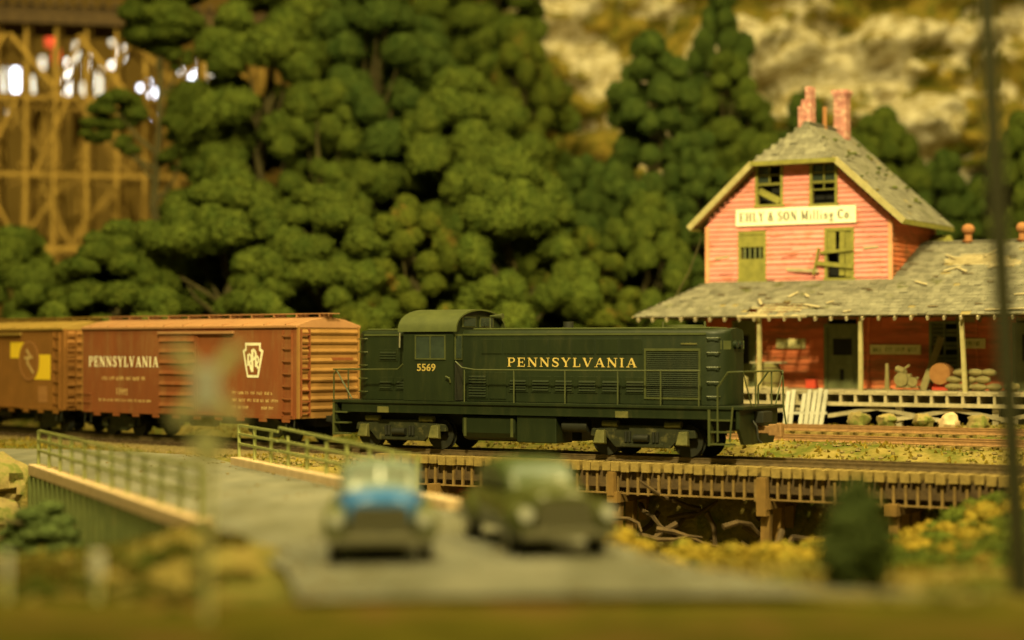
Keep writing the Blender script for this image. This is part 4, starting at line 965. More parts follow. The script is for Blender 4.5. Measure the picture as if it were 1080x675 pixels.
# ---- lower roof: front slope from porch eave to ridge, left hip, right extension
PE = -3.3; ZEV = 4.60; LS = .44; RV = 3.4          # eave v, eave z, slope, ridge v
UEX = 17.0; UH = -5.75; Hl = (RV - PE) * math.hypot(1, LS); c_ = 1 / math.hypot(1, LS); s_l = LS * c_
org = Vector((0, PE, ZEV)); exv = Vector((1, 0, 0)); eyv = Vector((0, c_, s_l))
def lower_edge(h):
    v = PE + h * c_
    a = UH + (v - PE) * (UL - UH) / (0 - PE) if v < 0 else UR
    return (a + .02, UEX)
HOLES = [(.25, .72, 1.15, .62), (-.55, .35, .5, .3), (6.6, 5.35, 1.25, .62), (7.8, 4.9, .7, .35), (12.0, 3.4, .9, .5)]
# first hole: porch roof gap over the lit wall
def hole(x, h):
    for i, (hx, hy, rx, ry) in enumerate(HOLES):
        d = ((x - hx) / rx) ** 2 + ((h - hy) / ry) ** 2
        if d < 1 + .25 * math.sin(x * 9 + h * 13): return True
    return False
q = MB(); shingles(q, org, exv, eyv, 0, 0, Hl, lower_edge, 5, holes=hole, miss=.008); lr = q.build('porch_roof', 'shingle', st)
# sheathing boards under the shingles (solid except in the porch hole, where slats show with gaps)
q = MB(); q2 = MB(); r = random.Random(8); n = exv.cross(eyv); h = .0
while h < Hl - .01:
    x0, x1 = lower_edge(h + .1); xs = [x0, x1]
    inporch = abs(h - .6) < .75
    P = lambda xx, yy, k: org + exv * xx + eyv * yy - n * k
    segs = [(x0, x1)]
    if h < 1.3: 
        c0, c1 = -1.0, 1.55; segs = [(x0, c0), (c1, x1)]
    for a, b in segs:
        if b > a: q.hexa([P(a, h, .03), P(b, h, .03), P(b, h + .2, .03), P(a, h + .2, .03)], [P(a, h, .001), P(b, h, .001), P(b, h + .2, .001), P(a, h + .2, .001)])
    h += .203
h = 0
while h < 1.3:
    if 1:
        a, b = -1.0 + .1 * math.sin(h * 9), 1.55; w = .10 if .1 < h else .16
        if r.random() < .2: a += .5
        q2.hexa([P(a, h, .03), P(b, h, .03), P(b, h + w, .03), P(a, h + w, .03)], [P(a, h, .0), P(b, h, .0), P(b, h + w, .0), P(a, h + w, .0)])
    h += .26
q.build('sheathing', 'sheath', lr); q2.build('slat', 'light_wood', lr, label='bare pale roof slats in the hole above the porch')
q = MB(); rr = random.Random(12)
for hx, hy, rx, ry in HOLES[2:]:
    for k in range(5):
        h = hy - ry + (k + .5) * 2 * ry / 5; w = rx * math.sqrt(max(0, 1 - ((h - hy) / ry) ** 2)); a, b = hx - w, hx + w
        q.hexa([P(a, h, -.005), P(b, h, -.005), P(b, h + .11, -.005), P(a, h + .11, -.005)], [P(a, h, -.035), P(b, h, -.035), P(b, h + .11, -.035), P(a, h + .11, -.035)])
for hx, hy, L, an in ((-.7, 1.2, .75, -60), (1.6, .75, .8, -25), (.4, 1.9, .5, 60), (1.0, 1.8, .45, -50), (5.55, 5.6, .7, -40), (7.1, 5.9, .8, 60), (6.0, 4.3, .7, 35), (6.4, 4.2, .7, -45), (7.6, 4.45, .5, 20), (5.2, 2.9, .7, -35), (2.2, 1.1, .3, 30), (9.5, 1.7, .9, 10), (9.2, .25, 1.6, 2), (3.2, .2, .3, 10)):
    a = R(an); d = exv * math.cos(a) + eyv * math.sin(a); p = org + exv * hx + eyv * hy + n * .075; MB().bar(p - d * L / 2, p + d * L / 2 + n * .03, .10, .03, up=tuple(n)).build('loose_slat', 'light_wood', lr)
if q.v: q.build('roof_lath', 'light_wood', lr)
q = MB(); rr = random.Random(13)
for k in range(46):
    x = rr.uniform(-5, 14); h = rr.uniform(.1, 6.5); x0, x1 = lower_edge(h)
    if x < x0 + .2: continue
    p = org + exv * x + eyv * h + n * .062; w = rr.uniform(.1, .3); q.hexa([p - exv * w, p + exv * w, p + exv * w + eyv * .07, p - exv * w + eyv * .07], [p - exv * w + n * .01, p + exv * w * .6 + n * .01, p + exv * w * .6 + eyv * .05 + n * .01, p - exv * w + eyv * .07 + n * .01])
q.build('dark_gap', 'dark_wood', lr)
q = MB(); vv = PE + .02   # front eave batten (pale) at the left part and rafters' tails
q.hexa([P(-1.2, -.06, .05), P(1.65, -.06, .05), P(1.65, .03, .05), P(-1.2, .03, .05)], [P(-1.2, -.06, -.02), P(1.65, -.06, -.02), P(1.65, .03, -.02), P(-1.2, .03, -.02)]); q.build('eave_batten', 'light_wood', lr)
for u in np.arange(UH + .3, UEX, .62):
    p = org + exv * u - n * .11
    v1 = (0 - PE) / c_ - .05
    if u < UL: v1 = max(.4, (u - UH) / (UL - UH) * v1)
    q = MB(); q.bar(p - eyv * .10, p + eyv * v1, .07, .14, up=tuple(n)); q.build('rafter', 'light_wood', st)
# left hip face
ehl = math.hypot(UL - UH, ZEV - 6.05); 
p00 = Vector((UH, PE, ZEV)); p10 = Vector((UL, 0, ZEV - PE * LS)); p11 = Vector((UL, 5.6, ZEV - PE * LS)); p01 = Vector((UH, 8.2, ZEV))
ey2 = Vector((UL - UH, 0, -PE * LS)).normalized(); H2 = Vector((UL - UH, 0, -PE * LS)).length
q = MB(); shingles(q, Vector((UH, 0, ZEV)), Vector((0, 1, 0)), ey2, 0, 0, H2, lambda h: (PE * (1 - h / H2), 8.2 - 2.6 * h / H2), 19); o = q.build('porch_hip_roof', 'shingle', st)
n2 = Vector((0, 1, 0)).cross(ey2); n2 = -n2 if n2.z < 0 else n2
q = MB(); q.loft([[p - n2 * k for p in (p00, p10, p11, p01)] for k in (0, .05)]); q.build('sheathing', 'sheath', o)
# rear slope of the extension and end walls
zr = ZEV + (RV - PE) * LS
q = MB(); q.hexa([(UR, RV, zr - .08), (UEX, RV, zr - .08), (UEX, RV + 5, zr - 2.4), (UR, RV + 5, zr - 2.4)], [(UR, RV, zr), (UEX, RV, zr), (UEX, RV + 5, zr - 2.3), (UR, RV + 5, zr - 2.3)]); q.build('rear_roof', 'shingle', st)
q = MB().bar((UR + .2, RV, zr + .05), (UEX, RV, zr + .05), .22, .06); q.build('ridge_cap', 'shingle', st)
# finial chimneys on the extension ridge
for u in (5.75, 7.9):
    q = MB(); q.tube([(u, RV, zr - .1), (u, RV, zr + .30)], .15, 12); q.ball((u, RV, zr + .52), .26, 8, .85); q.tube([(u, RV, zr + .04), (u, RV, zr + .09)], .24, 12); q.build('finial', 'terracotta', st, smooth=True)
# green mossy dormer cheek against the right wall
q = MB(); q.add([(UR + .12, .2, 6.0), (UR + .9, 4.9, 7.1), (UR + .12, 4.9, 8.0), (UR + .12, 2.2, 6.95), (UR + .5, .5, 6.05), (UR + 1.0, 4.95, 6.95)], [(0, 4, 5, 1), (0, 1, 2, 3)]); 
q = MB(); q.hexa([(UR + .08, .3, 5.95), (UR + .75, .5, 6.0), (UR + 1.15, 4.9, 7.2), (UR + .08, 4.9, 7.2)], [(UR + .08, .5, 6.25), (UR + .5, .7, 6.3), (UR + .75, 4.9, 7.95), (UR + .08, 4.9, 8.0)]); q.build('valley_board', 'olive_trim', st)
# ground floor walls
GH = [(-2.75, -1.95, ZP, 4.35), (1.18, 2.40, ZP, 4.5), (5.4, 6.4, 2.15, 4.3), (8.6, 9.8, ZP, 4.4)]
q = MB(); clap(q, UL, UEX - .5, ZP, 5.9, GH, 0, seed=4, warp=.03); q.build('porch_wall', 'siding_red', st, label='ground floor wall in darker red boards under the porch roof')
q = MB(); xs = [UL, -2.75, -1.95, 1.18, 2.40, 5.4, 6.4, 8.6, 9.8, UEX - .5]
for a, b in zip(xs[::2], xs[1::2]): q.box(a, b, .001, .12, ZP, 5.49)
for a, b, z in ((-2.75, -1.95, 4.35), (1.18, 2.4, 4.5), (5.4, 6.4, 4.3), (8.6, 9.8, 4.4)): q.box(a, b, .001, .12, z, 5.49)
q.box(5.4, 6.4, .001, .12, ZP, 2.15)
q.build('wall_core', 'sheath', st)
q = MB(); q.box(UL, UL + .1, .12, DP, ZP, 5.9); q.box(UR, UR + .1, .65, 1, 2, 3) if 0 else None; q.build('side_wall', 'siding_red', st)
q = MB(); q.box(UL, UEX - .5, .70, .75, ZP, 5.6); q.build('interior_shade', 'dark_in', st)  # dark backing sheet painted as the unlit ground floor
q = MB()
for x in (2.55, -1.75, 3.2, 4.05, 7.15, 8.35): q.box(x - .06, x + .06, -.085, -.05, ZP, 5.7) if x in (3.2,) else None
for a_, b_ in ((UL - .08, UL + .08), (2.84, 2.93), (7.1, 7.18)): MB().box(a_, b_, -.1, .0, ZP, 5.69).build('corner_board', 'siding_red', st)
def bdoor(x0, x1, z1, name='door', glass=None, slot=False):
    q = MB()
    for a, b in ((x0 - .12, x0), (x1, x1 + .12)): q.box(a, b, -.1, .0, ZP, z1 + .12)
    q.box(x0, x1, -.1, .0, z1, z1 + .12); o = q.build('door_frame', 'green_door', st)
    q = MB(); xm0, xm1 = x0 + .22, x1 - .22
    if glass:
        za, zb = glass
        q.box(x0, x1, .01, .06, ZP, za); q.box(x0, x1, .01, .06, zb, z1); q.box(x0, xm0, .01, .06, za, zb); q.box(xm1, x1, .01, .06, za, zb)
    else: q.box(x0, x1, .01, .06, ZP, z1)
    q.box(x0 + .16, x1 - .16, -.012, .008, ZP + .12, ZP + .95); d = q.build('door', 'green_door', o, bevel=.008)
    if glass: MB().add([(xm0, .03, za), (xm0, .03, zb), (xm1, .03, zb), (xm1 - .1, .03, za + .45), (xm0 + .2, .03, za + .1)], [(0, 1, 2, 3, 4)]).build('pane', 'glass', d) if 0 else MB().box(xm0, xm1, .034, .04, za, zb).build('pane', 'dark_in', o)
    if slot: MB().box(x0 + .52, x0 + .68, -.02, -.013, ZP + .32, ZP + .75).build('broken_panel', 'dark_in', o)
bdoor(-2.75, -1.95, 4.35, glass=(2.7, 3.9)); bdoor(1.18, 2.40, 4.2, glass=(3.1, 3.75), slot=True); bdoor(8.6, 9.8, 4.2, glass=(2.9, 3.9))
# louvred window
q = MB()
for a, b, c, d in ((5.3, 5.4, 2.05, 4.4), (6.4, 6.5, 2.05, 4.4), (5.4, 6.4, 4.3, 4.4), (5.4, 6.4, 2.05, 2.15), (5.87, 5.93, 2.15, 4.3)): q.box(a, b, -.09, .02, c, d)
o = q.build('window', 'green_door', st, label='tall dark louvred window behind the leaning board')
q = MB(); r = random.Random(4)
for k in range(13):
    for a, b in ((5.4, 5.87), (5.93, 6.4)):
        if r.random() < .22: continue
        z = 2.18 + k * .163; q.hexa([(a, -.05, z), (b, -.05, z), (b, .0, z), (a, .0, z)], [(a, -.0, z + .12), (b, -.0, z + .12), (b, .03, z + .13), (a, .03, z + .13)])
q.build('louvre', 'green_door', o)
# platform signs
for (x0, x1, z, seed, m) in ((-.93, .30, 3.55, 3, 'sign_small'), (2.97, 5.0, 3.32, 4, 'sign_small'), (6.62, 7.5, 3.55, 9, 'sign_small')):
    o = MB().box(x0, x1, -.15, -.09, z - .19, z + .19).build('wall_sign', m, st, bevel=.008); q = MB(); marks(q, x0 + .14, x1 - .1, -.152, z, .17, seed); q.build('worn_writing', 'black_letter' if 0 else 'green_door', o)
# porch posts and platform
for u in (-.42, 3.66, 7.55, 11.6, 15.4):
    t = .07 if u == 7.55 else 0
    MB().hexa([(u - .075 + t, PE + .27, ZP), (u + .075 + t, PE + .27, ZP), (u + .075 + t, PE + .42, ZP), (u - .075 + t, PE + .42, ZP)], [(u - .07 - t, PE + .27, 4.66), (u + .07 - t, PE + .27, 4.66), (u + .07 - t, PE + .41, 4.7), (u - .07 - t, PE + .41, 4.7)]).build('porch_post', 'cream', st)
MB().box(UL - 1.0, UEX - .3, PE + .27, PE + .45, 4.52, 4.60).build('porch_beam', 'dark_wood', st)
q = MB(); r = random.Random(6); u = -2.3
while u < UEX - .3:
    w = r.uniform(.18, .26); q.box(u, u + w - .015, PE - .1 + r.uniform(-.06, .04), .0, ZP - .07, ZP - .0 + r.uniform(-.012, .0)); u += w
q.build('platform_deck', 'light_wood', st)
MB().box(-2.3, UEX - .3, PE - .12, PE - .04, ZP - .14, ZP - .075).build('platform_edge', 'light_wood', st)
MB().box(-2.3, UEX - .3, PE - .16, PE - .04, ZP - .56, ZP - .42).build('platform_beam', 'light_wood', st)
for u in np.arange(-2.2, UEX - .4, .58): MB().box(u - .05, u + .05, PE - .1, .0, ZP - .42, ZP - .141).build('joist', 'light_wood', st)
for u in np.arange(-2, UEX, 3.6): MB().box(u - .12, u + .12, PE + .1, PE + .34, .3, ZP - .565).build('pier', 'light_wood', st)
for i, (a, za, b, zb) in enumerate(((-1.6, .80, 1.4, 1.12), (2.5, .85, 4.6, 1.2), (4.5, 1.15, 7.0, .72), (5.0, .75, 7.6, 1.2), (7.2, 1.18, 9.6, .75), (9, .8, 11, 1.2), (11, 1.1, 14, .8))):
    MB().bar((a, PE - .02 + .02 * i, za), (b, PE + .02 * i, zb), .06, .15).build('brace', 'light_wood', st)
MB().box(-2.2, UEX, -.9, -.8, .1, ZP - .2).build('underfloor_shade', 'dark_in', st)  # dark sheet added for the shade beneath the platform
# wire from the roof corner
tag(MB().tube([BW(-4.1, .3, 8.6), BW(-4.9, .2, 6.5), BW(-5.6, .1, 5.3)], .03, 6).build('loose_wire', 'bark'), 'thin loose wire hanging from the left eave to the porch roof', 'wire')

# ---- things on the platform
def on(name, label, cat, u, v, z=ZP, rz=0, group=None): return thing(name, label, cat, tuple(BW(u, v, z)), BR + rz, group)
t = on('barrel', 'big olive barrel with a board on top at the left of the platform', 'barrel', -.62, -1.7)
secs = [[(r_ * math.cos(2 * math.pi * k / 20), r_ * math.sin(2 * math.pi * k / 20), z) for k in range(20)] for r_, z in ((.42, 0), (.50, .3), (.52, .5), (.48, .8), (.42, .98))]
MB().loft(secs).build('cask', 'barrel', t, smooth=True); MB().box(-.62, .70, -.3, .3, .985, 1.04).build('lid_board', 'light_wood', t)
q = MB()
for z, r_ in ((.2, .49), (.78, .495)): q.tube([(0, 0, z), (0, 0, z + .05)], r_, 20)
q.build('hoop', 'rail', t, smooth=True)
t = on('metal_can', 'small pale can beside the olive barrel', 'can', -1.25, -2.6)
MB().tube([(0, 0, 0), (0, 0, .4), (0, 0, .5)], [.2, .2, .08], 14).build('can_body', 'cream', t, smooth=True)
t = on('red_box', 'small red box at the foot of the lit wall left of the door', 'box', .72, -.5)
MB().box(-.2, .2, -.15, .15, 0, .3).build('box_body', 'red', t, bevel=.02); MB().box(-.22, .22, -.17, .17, .305, .35).build('lid', 'red', t, bevel=.01)
for i, (u, v, w, lab) in enumerate(((-.6, -2.9, .8, 'pale loose plank lying on the platform edge below the barrel'), (.35, -2.7, .5, 'short pale plank lying on the platform left of the green door'), (.0, -3.0, .6, 'thin pale plank lying beside the first porch post'))):
    o = MB().box(-w / 2, w / 2, -.1, .1, 0, .06).build('loose_plank', 'light_wood'); o.location = BW(u, v, ZP + .003); o.rotation_euler = (0, R(-4 if i < 2 else 3), BR + R(15 - 20 * i)); tag(o, lab, 'plank', 'planks on the platform')
    o.location.z += w / 2 * .07
t = on('upright_post', 'short grey upright stick standing right of the second porch post', 'post', 4.12, -1.4)
MB().hexa([(-.09, -.06, 0), (.09, -.06, 0), (.09, .06, 0), (-.09, .06, 0)], [(-.05, -.04, 1.0), (.05, -.04, 1.0), (.05, .04, 1.0), (-.05, .04, 1.0)]).build('stick', 'sack', t)
MB().box(-.16, .16, -.14, .14, 0, .06).build('foot', 'sack', t)
t = on('old_machine', 'tan old pump machine with two wheels and a lever under the long sign', 'machine', 4.95, -1.5)
q = MB(); q.box(-.42, .45, -.18, .18, .08, .16); q.bar((-.4, 0, .1), (-.05, 0, .75), .1, .1); q.bar((.42, 0, .5), (.12, 0, .15), .08, .08); q.build('frame', 'sack', t, bevel=.01)
for x, r_ in ((-.18, .26), (.28, .18)):
    q = MB(); q.tube([(x, -.25, r_ + .14), (x, -.18, r_ + .14)], r_, 18)
    q.build('flywheel', 'sack', t, smooth=True)
q = MB(); q.bar((-.35, -.05, .62), (.1, -.05, .95), .07, .07); q.tube([(-.42, -.05, .82), (-.1, -.05, .70)], .12, 12); q.build('lever', 'sack', t)
q = MB(); q.tube([(.0, 0, .15), (.0, 0, .62)], [.13, .17], 12); q.build('cylinder', 'sack', t, smooth=True)
o = MB().box(-.13, .13, -.03, .03, 0, 2.2).build('leaning_board', 'light_wood' if 0 else 'sack'); o.location = BW(5.35, -.95, ZP); o.rotation_euler = (R(-22), R(13), BR); tag(o, 'tall narrow tan board leaning on the wall left of the louvred window', 'board')
t = on('rusty_drum', 'orange rusty round drum below the louvred window', 'drum', 6.12, -1.0)
q = MB(); q.tube([(0, -.3, .62), (0, .25, .62)], .40, 22); q.build('drum', 'orange', t, smooth=True)
q = MB(); q.box(-.3, .3, -.28, .2, 0, .12); q.bar((-.22, 0, .1), (-.1, 0, .5), .08, .3); q.bar((.22, 0, .1), (.1, 0, .5), .08, .3); q.build('cradle', 'red', t)
sp = [(6.75, 0, 0), (7.25, 0, 0), (7.75, 0, 0), (8.3, 0, 0), (6.8, 1, 0), (7.35, 1, 0), (7.9, 1, 0), (7.1, 2, 0), (7.6, 2, 0), (8.1, 2, 0)]
pn = ['first', 'second', 'third', 'fourth']; cnt = {}
nm = {0: 'bottom row', 1: 'middle row', 2: 'top row'}
for u, k, _ in sp:
    i = cnt.get(k, 0); cnt[k] = i + 1
    me = MB(); q = me
    secs = []
    for a in range(9):
        t_1 = a / 8; w = (math.sin(math.pi * min(max(t_1, .03), .97))) ** .35; secs.append([(-.29 + .58 * t_1, .22 * w * math.cos(2 * math.pi * b / 12), .15 + .145 * w * math.sin(2 * math.pi * b / 12)) for b in range(12)])
    q.loft(secs); o = q.build('grain_sack', 'sack', smooth=True); o.location = BW(u, -1.7 + random.uniform(-.08, .08), ZP + k * .265); o.rotation_euler = (0, R(random.uniform(-3, 3)), BR + R(random.uniform(-9, 9)))
    tag(o, f'tan grain sack, {pn[i]} from left, {nm[k]} of pile by third porch post', 'sack', 'grain sacks piled on the platform')
t = on('white_can', 'small tan bundle by the far right door, right of the tall pole', 'bundle', 9.1, -2.2)
t.name = 'bundle'; MB().rock((0, 0, .18), .24, 4, .7, 8).build('cloth', 'sack', t, smooth=True)
# broken white fence panel leaning on the platform edge
t = thing('fence_panel', 'broken white plank fence panel leaning on the platform edge', 'fence panel', tuple(BW(1.05, PE - .75, .55)), BR + R(3))
for k in range(8):
    if k == 2: continue
    x = -.05 + k * .2; l = 1.22 + (-.15 if k in (3,) else 0) + .05 * math.sin(k * 2.3) + k * .012
    q = MB(); q.hexa([(x, 0, 0), (x + .16, 0, 0), (x + .16, .04, 0), (x, .04, 0)], [(x + .04 * (k - 3) * .3, .5, l), (x + .16 + .04 * (k - 3) * .3, .5, l), (x + .16 + .04 * (k - 3) * .3, .54, l), (x + .04 * (k - 3) * .3, .54, l)]); q.build('plank', 'white_wood', t)
MB().bar((-.1, .2, .4), (1.6, .2, .42), .05, .1).build('crossbar', 'white_wood', t)
# rocks and shrubs under the platform
for i, (u, r_, m, lab) in enumerate(((-.6, .5, 'boulder', 'green-brown stone under the platform, leftmost, beside the loco coupler'), (5.3 - 1.4, .42, 'boulder', 'round olive stone under the platform right of the white fence panel'), (5.0, .34, 'boulder', 'smaller olive stone beside the round one under the platform'), (6.35, .36, 'boulder', 'olive stone under the platform left of the pinkish stone'), (7.35, .38, 'concrete', 'pale pinkish stone under the platform'), (8.4, .4, 'boulder', 'olive stone under the platform right of the pinkish stone'))):
    o = MB().rock((0, 0, 0), r_, 40 + i, .8, 9).build('stone', m, smooth=True); o.location = BW(u, PE - .55, .72); tag(o, lab, 'stone', 'stones under the platform edge')

# ------------------------------------------------------------ foliage
def ico(n):
    t = (1 + 5 ** .5) / 2
    v = [(-1, t, 0), (1, t, 0), (-1, -t, 0), (1, -t, 0), (0, -1, t), (0, 1, t), (0, -1, -t), (0, 1, -t), (t, 0, -1), (t, 0, 1), (-t, 0, -1), (-t, 0, 1)]
    f = [(0, 11, 5), (0, 5, 1), (0, 1, 7), (0, 7, 10), (0, 10, 11), (1, 5, 9), (5, 11, 4), (11, 10, 2), (10, 7, 6), (7, 1, 8), (3, 9, 4), (3, 4, 2), (3, 2, 6), (3, 6, 8), (3, 8, 9), (4, 9, 5), (2, 4, 11), (6, 2, 10), (8, 6, 7), (9, 8, 1)]
    v = [np.array(p) / np.linalg.norm(p) for p in v]
    for _ in range(n):
        c = {}; nf = []
        def mid(a, b):
            k = (min(a, b), max(a, b))
            if k not in c: p = v[a] + v[b]; v.append(p / np.linalg.norm(p)); c[k] = len(v) - 1
            return c[k]
        for a, b, d in f:
            x, y, z = mid(a, b), mid(b, d), mid(d, a); nf += [(a, x, z), (b, y, x), (d, z, y), (x, y, z)]
        f = nf
    return np.array(v), np.array(f)
LO, HI = ico(3), ico(4)
def puff(seed, nleaf=520, ls=.075, nb=26, br=.42, IVF=None):
    IV, IF = IVF; r = np.random.default_rng(seed)
    c = r.normal(size=(nb, 3)); c /= np.linalg.norm(c, axis=1)[:, None]; c[:, 2] = np.where(c[:, 2] < -.3, -c[:, 2], c[:, 2])
    d = np.arccos(np.clip(IV @ c.T, -1, 1)); k = d.min(1)
    bump = np.sqrt(np.clip(br ** 2 - k ** 2, 0, None)) * .75 + (.06 * np.sin(IV[:, 0] * 5 + seed) * np.cos(IV[:, 1] * 4 - seed))
    V = IV * (.74 + bump + r.normal(size=len(IV)) * (.022 if nb < 50 else .045))[:, None]
    V[:, 2] *= .80; V[:, 2] = np.where(V[:, 2] < 0, V[:, 2] * .6, V[:, 2])
    vs = [V]; fs = [IF]
    # leaf flecks on the surface
    fi = r.integers(0, len(IF), nleaf); w = r.dirichlet((1, 1, 1), nleaf)
    P = (V[IF[fi]] * w[:, :, None]).sum(1); N = P / np.linalg.norm(P, axis=1)[:, None]
    t1 = np.cross(N, r.normal(size=(nleaf, 3))); t1 /= np.linalg.norm(t1, axis=1)[:, None]; t2 = np.cross(N, t1)
    s = ls * r.uniform(.6, 1.4, nleaf)[:, None]; tilt = r.uniform(-.3, 1.6, nleaf)[:, None]
    A = P + N * .02; a = A - t1 * s; b = A + t1 * s; cc = A + (t2 + N * tilt) * s * 1.3
    vs.append(np.stack([a, b, cc], 1).reshape(-1, 3)); fs.append(np.arange(nleaf * 3).reshape(-1, 3) + len(V))
    return np.concatenate(vs), np.concatenate(fs)
PUFF = [puff(s, IVF=LO) for s in range(6)]; PUFH = [puff(s, 2400, .060, 70, .30, HI) for s in range(6)]
def puffs(centres, radii, r, lib=None):
    vs = []; fs = []; n = 0
    for c, rad in zip(centres, radii):
        V, F_ = (lib or PUFF)[r.integers(0, 6)]; a = r.uniform(0, 6.28); t = r.normal() * .25; ca_, sa_ = math.cos(a), math.sin(a)
        Rm = np.array([[ca_, -sa_, 0], [sa_, ca_, 0], [0, 0, 1]]) @ np.array([[1, 0, 0], [0, math.cos(t), -math.sin(t)], [0, math.sin(t), math.cos(t)]])
        vs.append(V @ Rm.T * rad * np.array([r.uniform(.85, 1.2), r.uniform(.85, 1.2), 1]) + c); fs.append(F_ + n); n += len(V)
    return np.concatenate(vs), np.concatenate(fs)
def make_crown(seed, H, Rd, n, pr=(.8, 1.35), z0=.06, shape='dome'):
    r = np.random.default_rng(seed); cs = []; rs = []; tries = 0
    voids = [(r.uniform(0, 6.283), r.uniform(.15, .85)) for _ in range(7 if Rd > 1 else 0)]   # hollows in the crown
    while len(cs) < n and tries < 9000:
        tries += 1; h = r.uniform(z0, 1); a = r.uniform(0, 6.283)
        if any(((a - va + math.pi) % (2 * math.pi) - math.pi) ** 2 * (Rd / 1.5) ** 2 + ((h - vh) * H / 1.3) ** 2 < 1 for va, vh in voids): continue
        if shape == 'dome': prof = math.sin(math.pi * min(1, .16 + .84 * ((h - z0) / (1 - z0))) ** .85) ** .65
        else: prof = (1 - ((h - z0) / (1 - z0))) ** .55 * .95 + .12
        lob = 1 + .22 * math.sin(a * 3 + seed) + .15 * math.sin(a * 5 + h * 9)
        rad = Rd * prof * lob * r.uniform(.62, 1.0); c = np.array([rad * math.cos(a), rad * math.sin(a), h * H]); q = r.uniform(*pr) * (1 - .2 * h)
        if any(np.linalg.norm(c - d) < (q + e) * .52 for d, e in zip(cs, rs)): continue
        cs.append(c); rs.append(q)
    V, F_ = puffs(cs, rs, r, PUFH); return V, F_, cs
def make_trunk(cs, H, seed, r0):
    mb = MB(); rr = random.Random(seed)
    pts = [(rr.uniform(-.1, .1) * k, rr.uniform(-.1, .1) * k, H * k / 6 * .85) for k in range(7)]; pts[0] = (0, 0, -1.0)
    mb.tube(pts, [r0 * (1.25 - .17 * k) for k in range(7)], 8)
    for c in cs[::4]:
        z = max(.12 * H, c[2] * .72 - .5); p = Vector((c[0] * .06, c[1] * .06, z)); e = Vector(c); m_ = (p + e) / 2 + Vector((rr.uniform(-.3, .3), rr.uniform(-.3, .3), -.25))
        mb.tube([p, m_, e], [r0 * .42, r0 * .26, r0 * .12], 6)
    return mb
VAR = {}
def lobes_variant(key, lobes, m, H):
    r = np.random.default_rng(44); cs = []; rs = []
    for dx, z, rad in lobes:
        for _ in range(int(9 * rad ** 1.3) + 3):
            d = r.normal(size=3); d /= np.linalg.norm(d); cs.append(np.array([dx + d[0] * rad * .72, d[1] * rad * .7, z + d[2] * rad * .62])); rs.append(rad * r.uniform(.38, .55))
    V, F_ = puffs(cs, rs, r, PUFH); c = nump('crown', V, F_, m); mb = MB(); mb.tube([(.6, 0, -1), (.2, 0, 5), (-.9, 0, 11), (-.6, 0, 15), (-.5, 0, 21)], [.36, .3, .24, .18, .1], 8)
    for dx, z, rad in lobes: mb.tube([(-.7, 0, z - 2.2), (dx * .6 - .2, .1, z - 1.2), (dx, 0, z)], [.14, .1, .06], 6)
    VAR[key] = (mb.build('trunk', 'bark', smooth=True), c, H)
def variant(key, seed, H, Rd, n, m, **k):
    V, F_, cs = make_crown(seed, H, Rd, n, **k)
    c = nump('crown', V, F_, m); t = make_trunk(cs, H, seed, .26 if H > 8 else .16).build('trunk', 'bark', smooth=True); VAR[key] = (t, c, H)
variant('tall', 1, 13, 3.9, 92, 'leaf'); variant('tall_dark', 2, 13, 3.6, 88, 'leaf_dark'); variant('round', 3, 9, 4.1, 84, 'leaf')
variant('round_olive', 4, 8.5, 3.6, 74, 'leaf_olive', pr=(.7, 1.15)); variant('round_dark', 5, 9, 3.8, 76, 'leaf_dark'); lobes_variant('slim', [(-.7, 20.4, 1.9), (.3, 22.6, 1.6), (-1.4, 22.3, 1.2), (.5, 18.7, .8), (-2.8, 15.9, 1.3), (-3.9, 15.0, .9), (.95, 15.1, 1.2), (.5, 13.4, 1.0), (-2.2, 14.2, .7)], 'leaf', 24)
variant('low', 7, 5, 3.2, 48, 'leaf', pr=(.6, 1.0), z0=.06); variant('shrub', 8, 1.6, .36, 60, 'bush', pr=(.20, .30), z0=.10)
used = set()
def hz(x, y): return float(height(np.array(x), np.array(y)))
def tree(key, x, y, top, label, rot=0, sw=1.0, name='tree', cat='tree', group='trees on the hillside', base=None):
    t, c, H = VAR[key]; z = (0 if key == 'slim' else hz(x, y) - .15) if base is None else base
    s = (top - z) / H
    e = thing(name, label, cat, (x, y, z), R(rot), group); e.scale = (s * sw, s * sw, s)
    for o in (t, c):
        q = o if (key not in used) else o.copy()
        if key in used: C.objects.link(q)
        q.parent = e
    used.add(key); return e
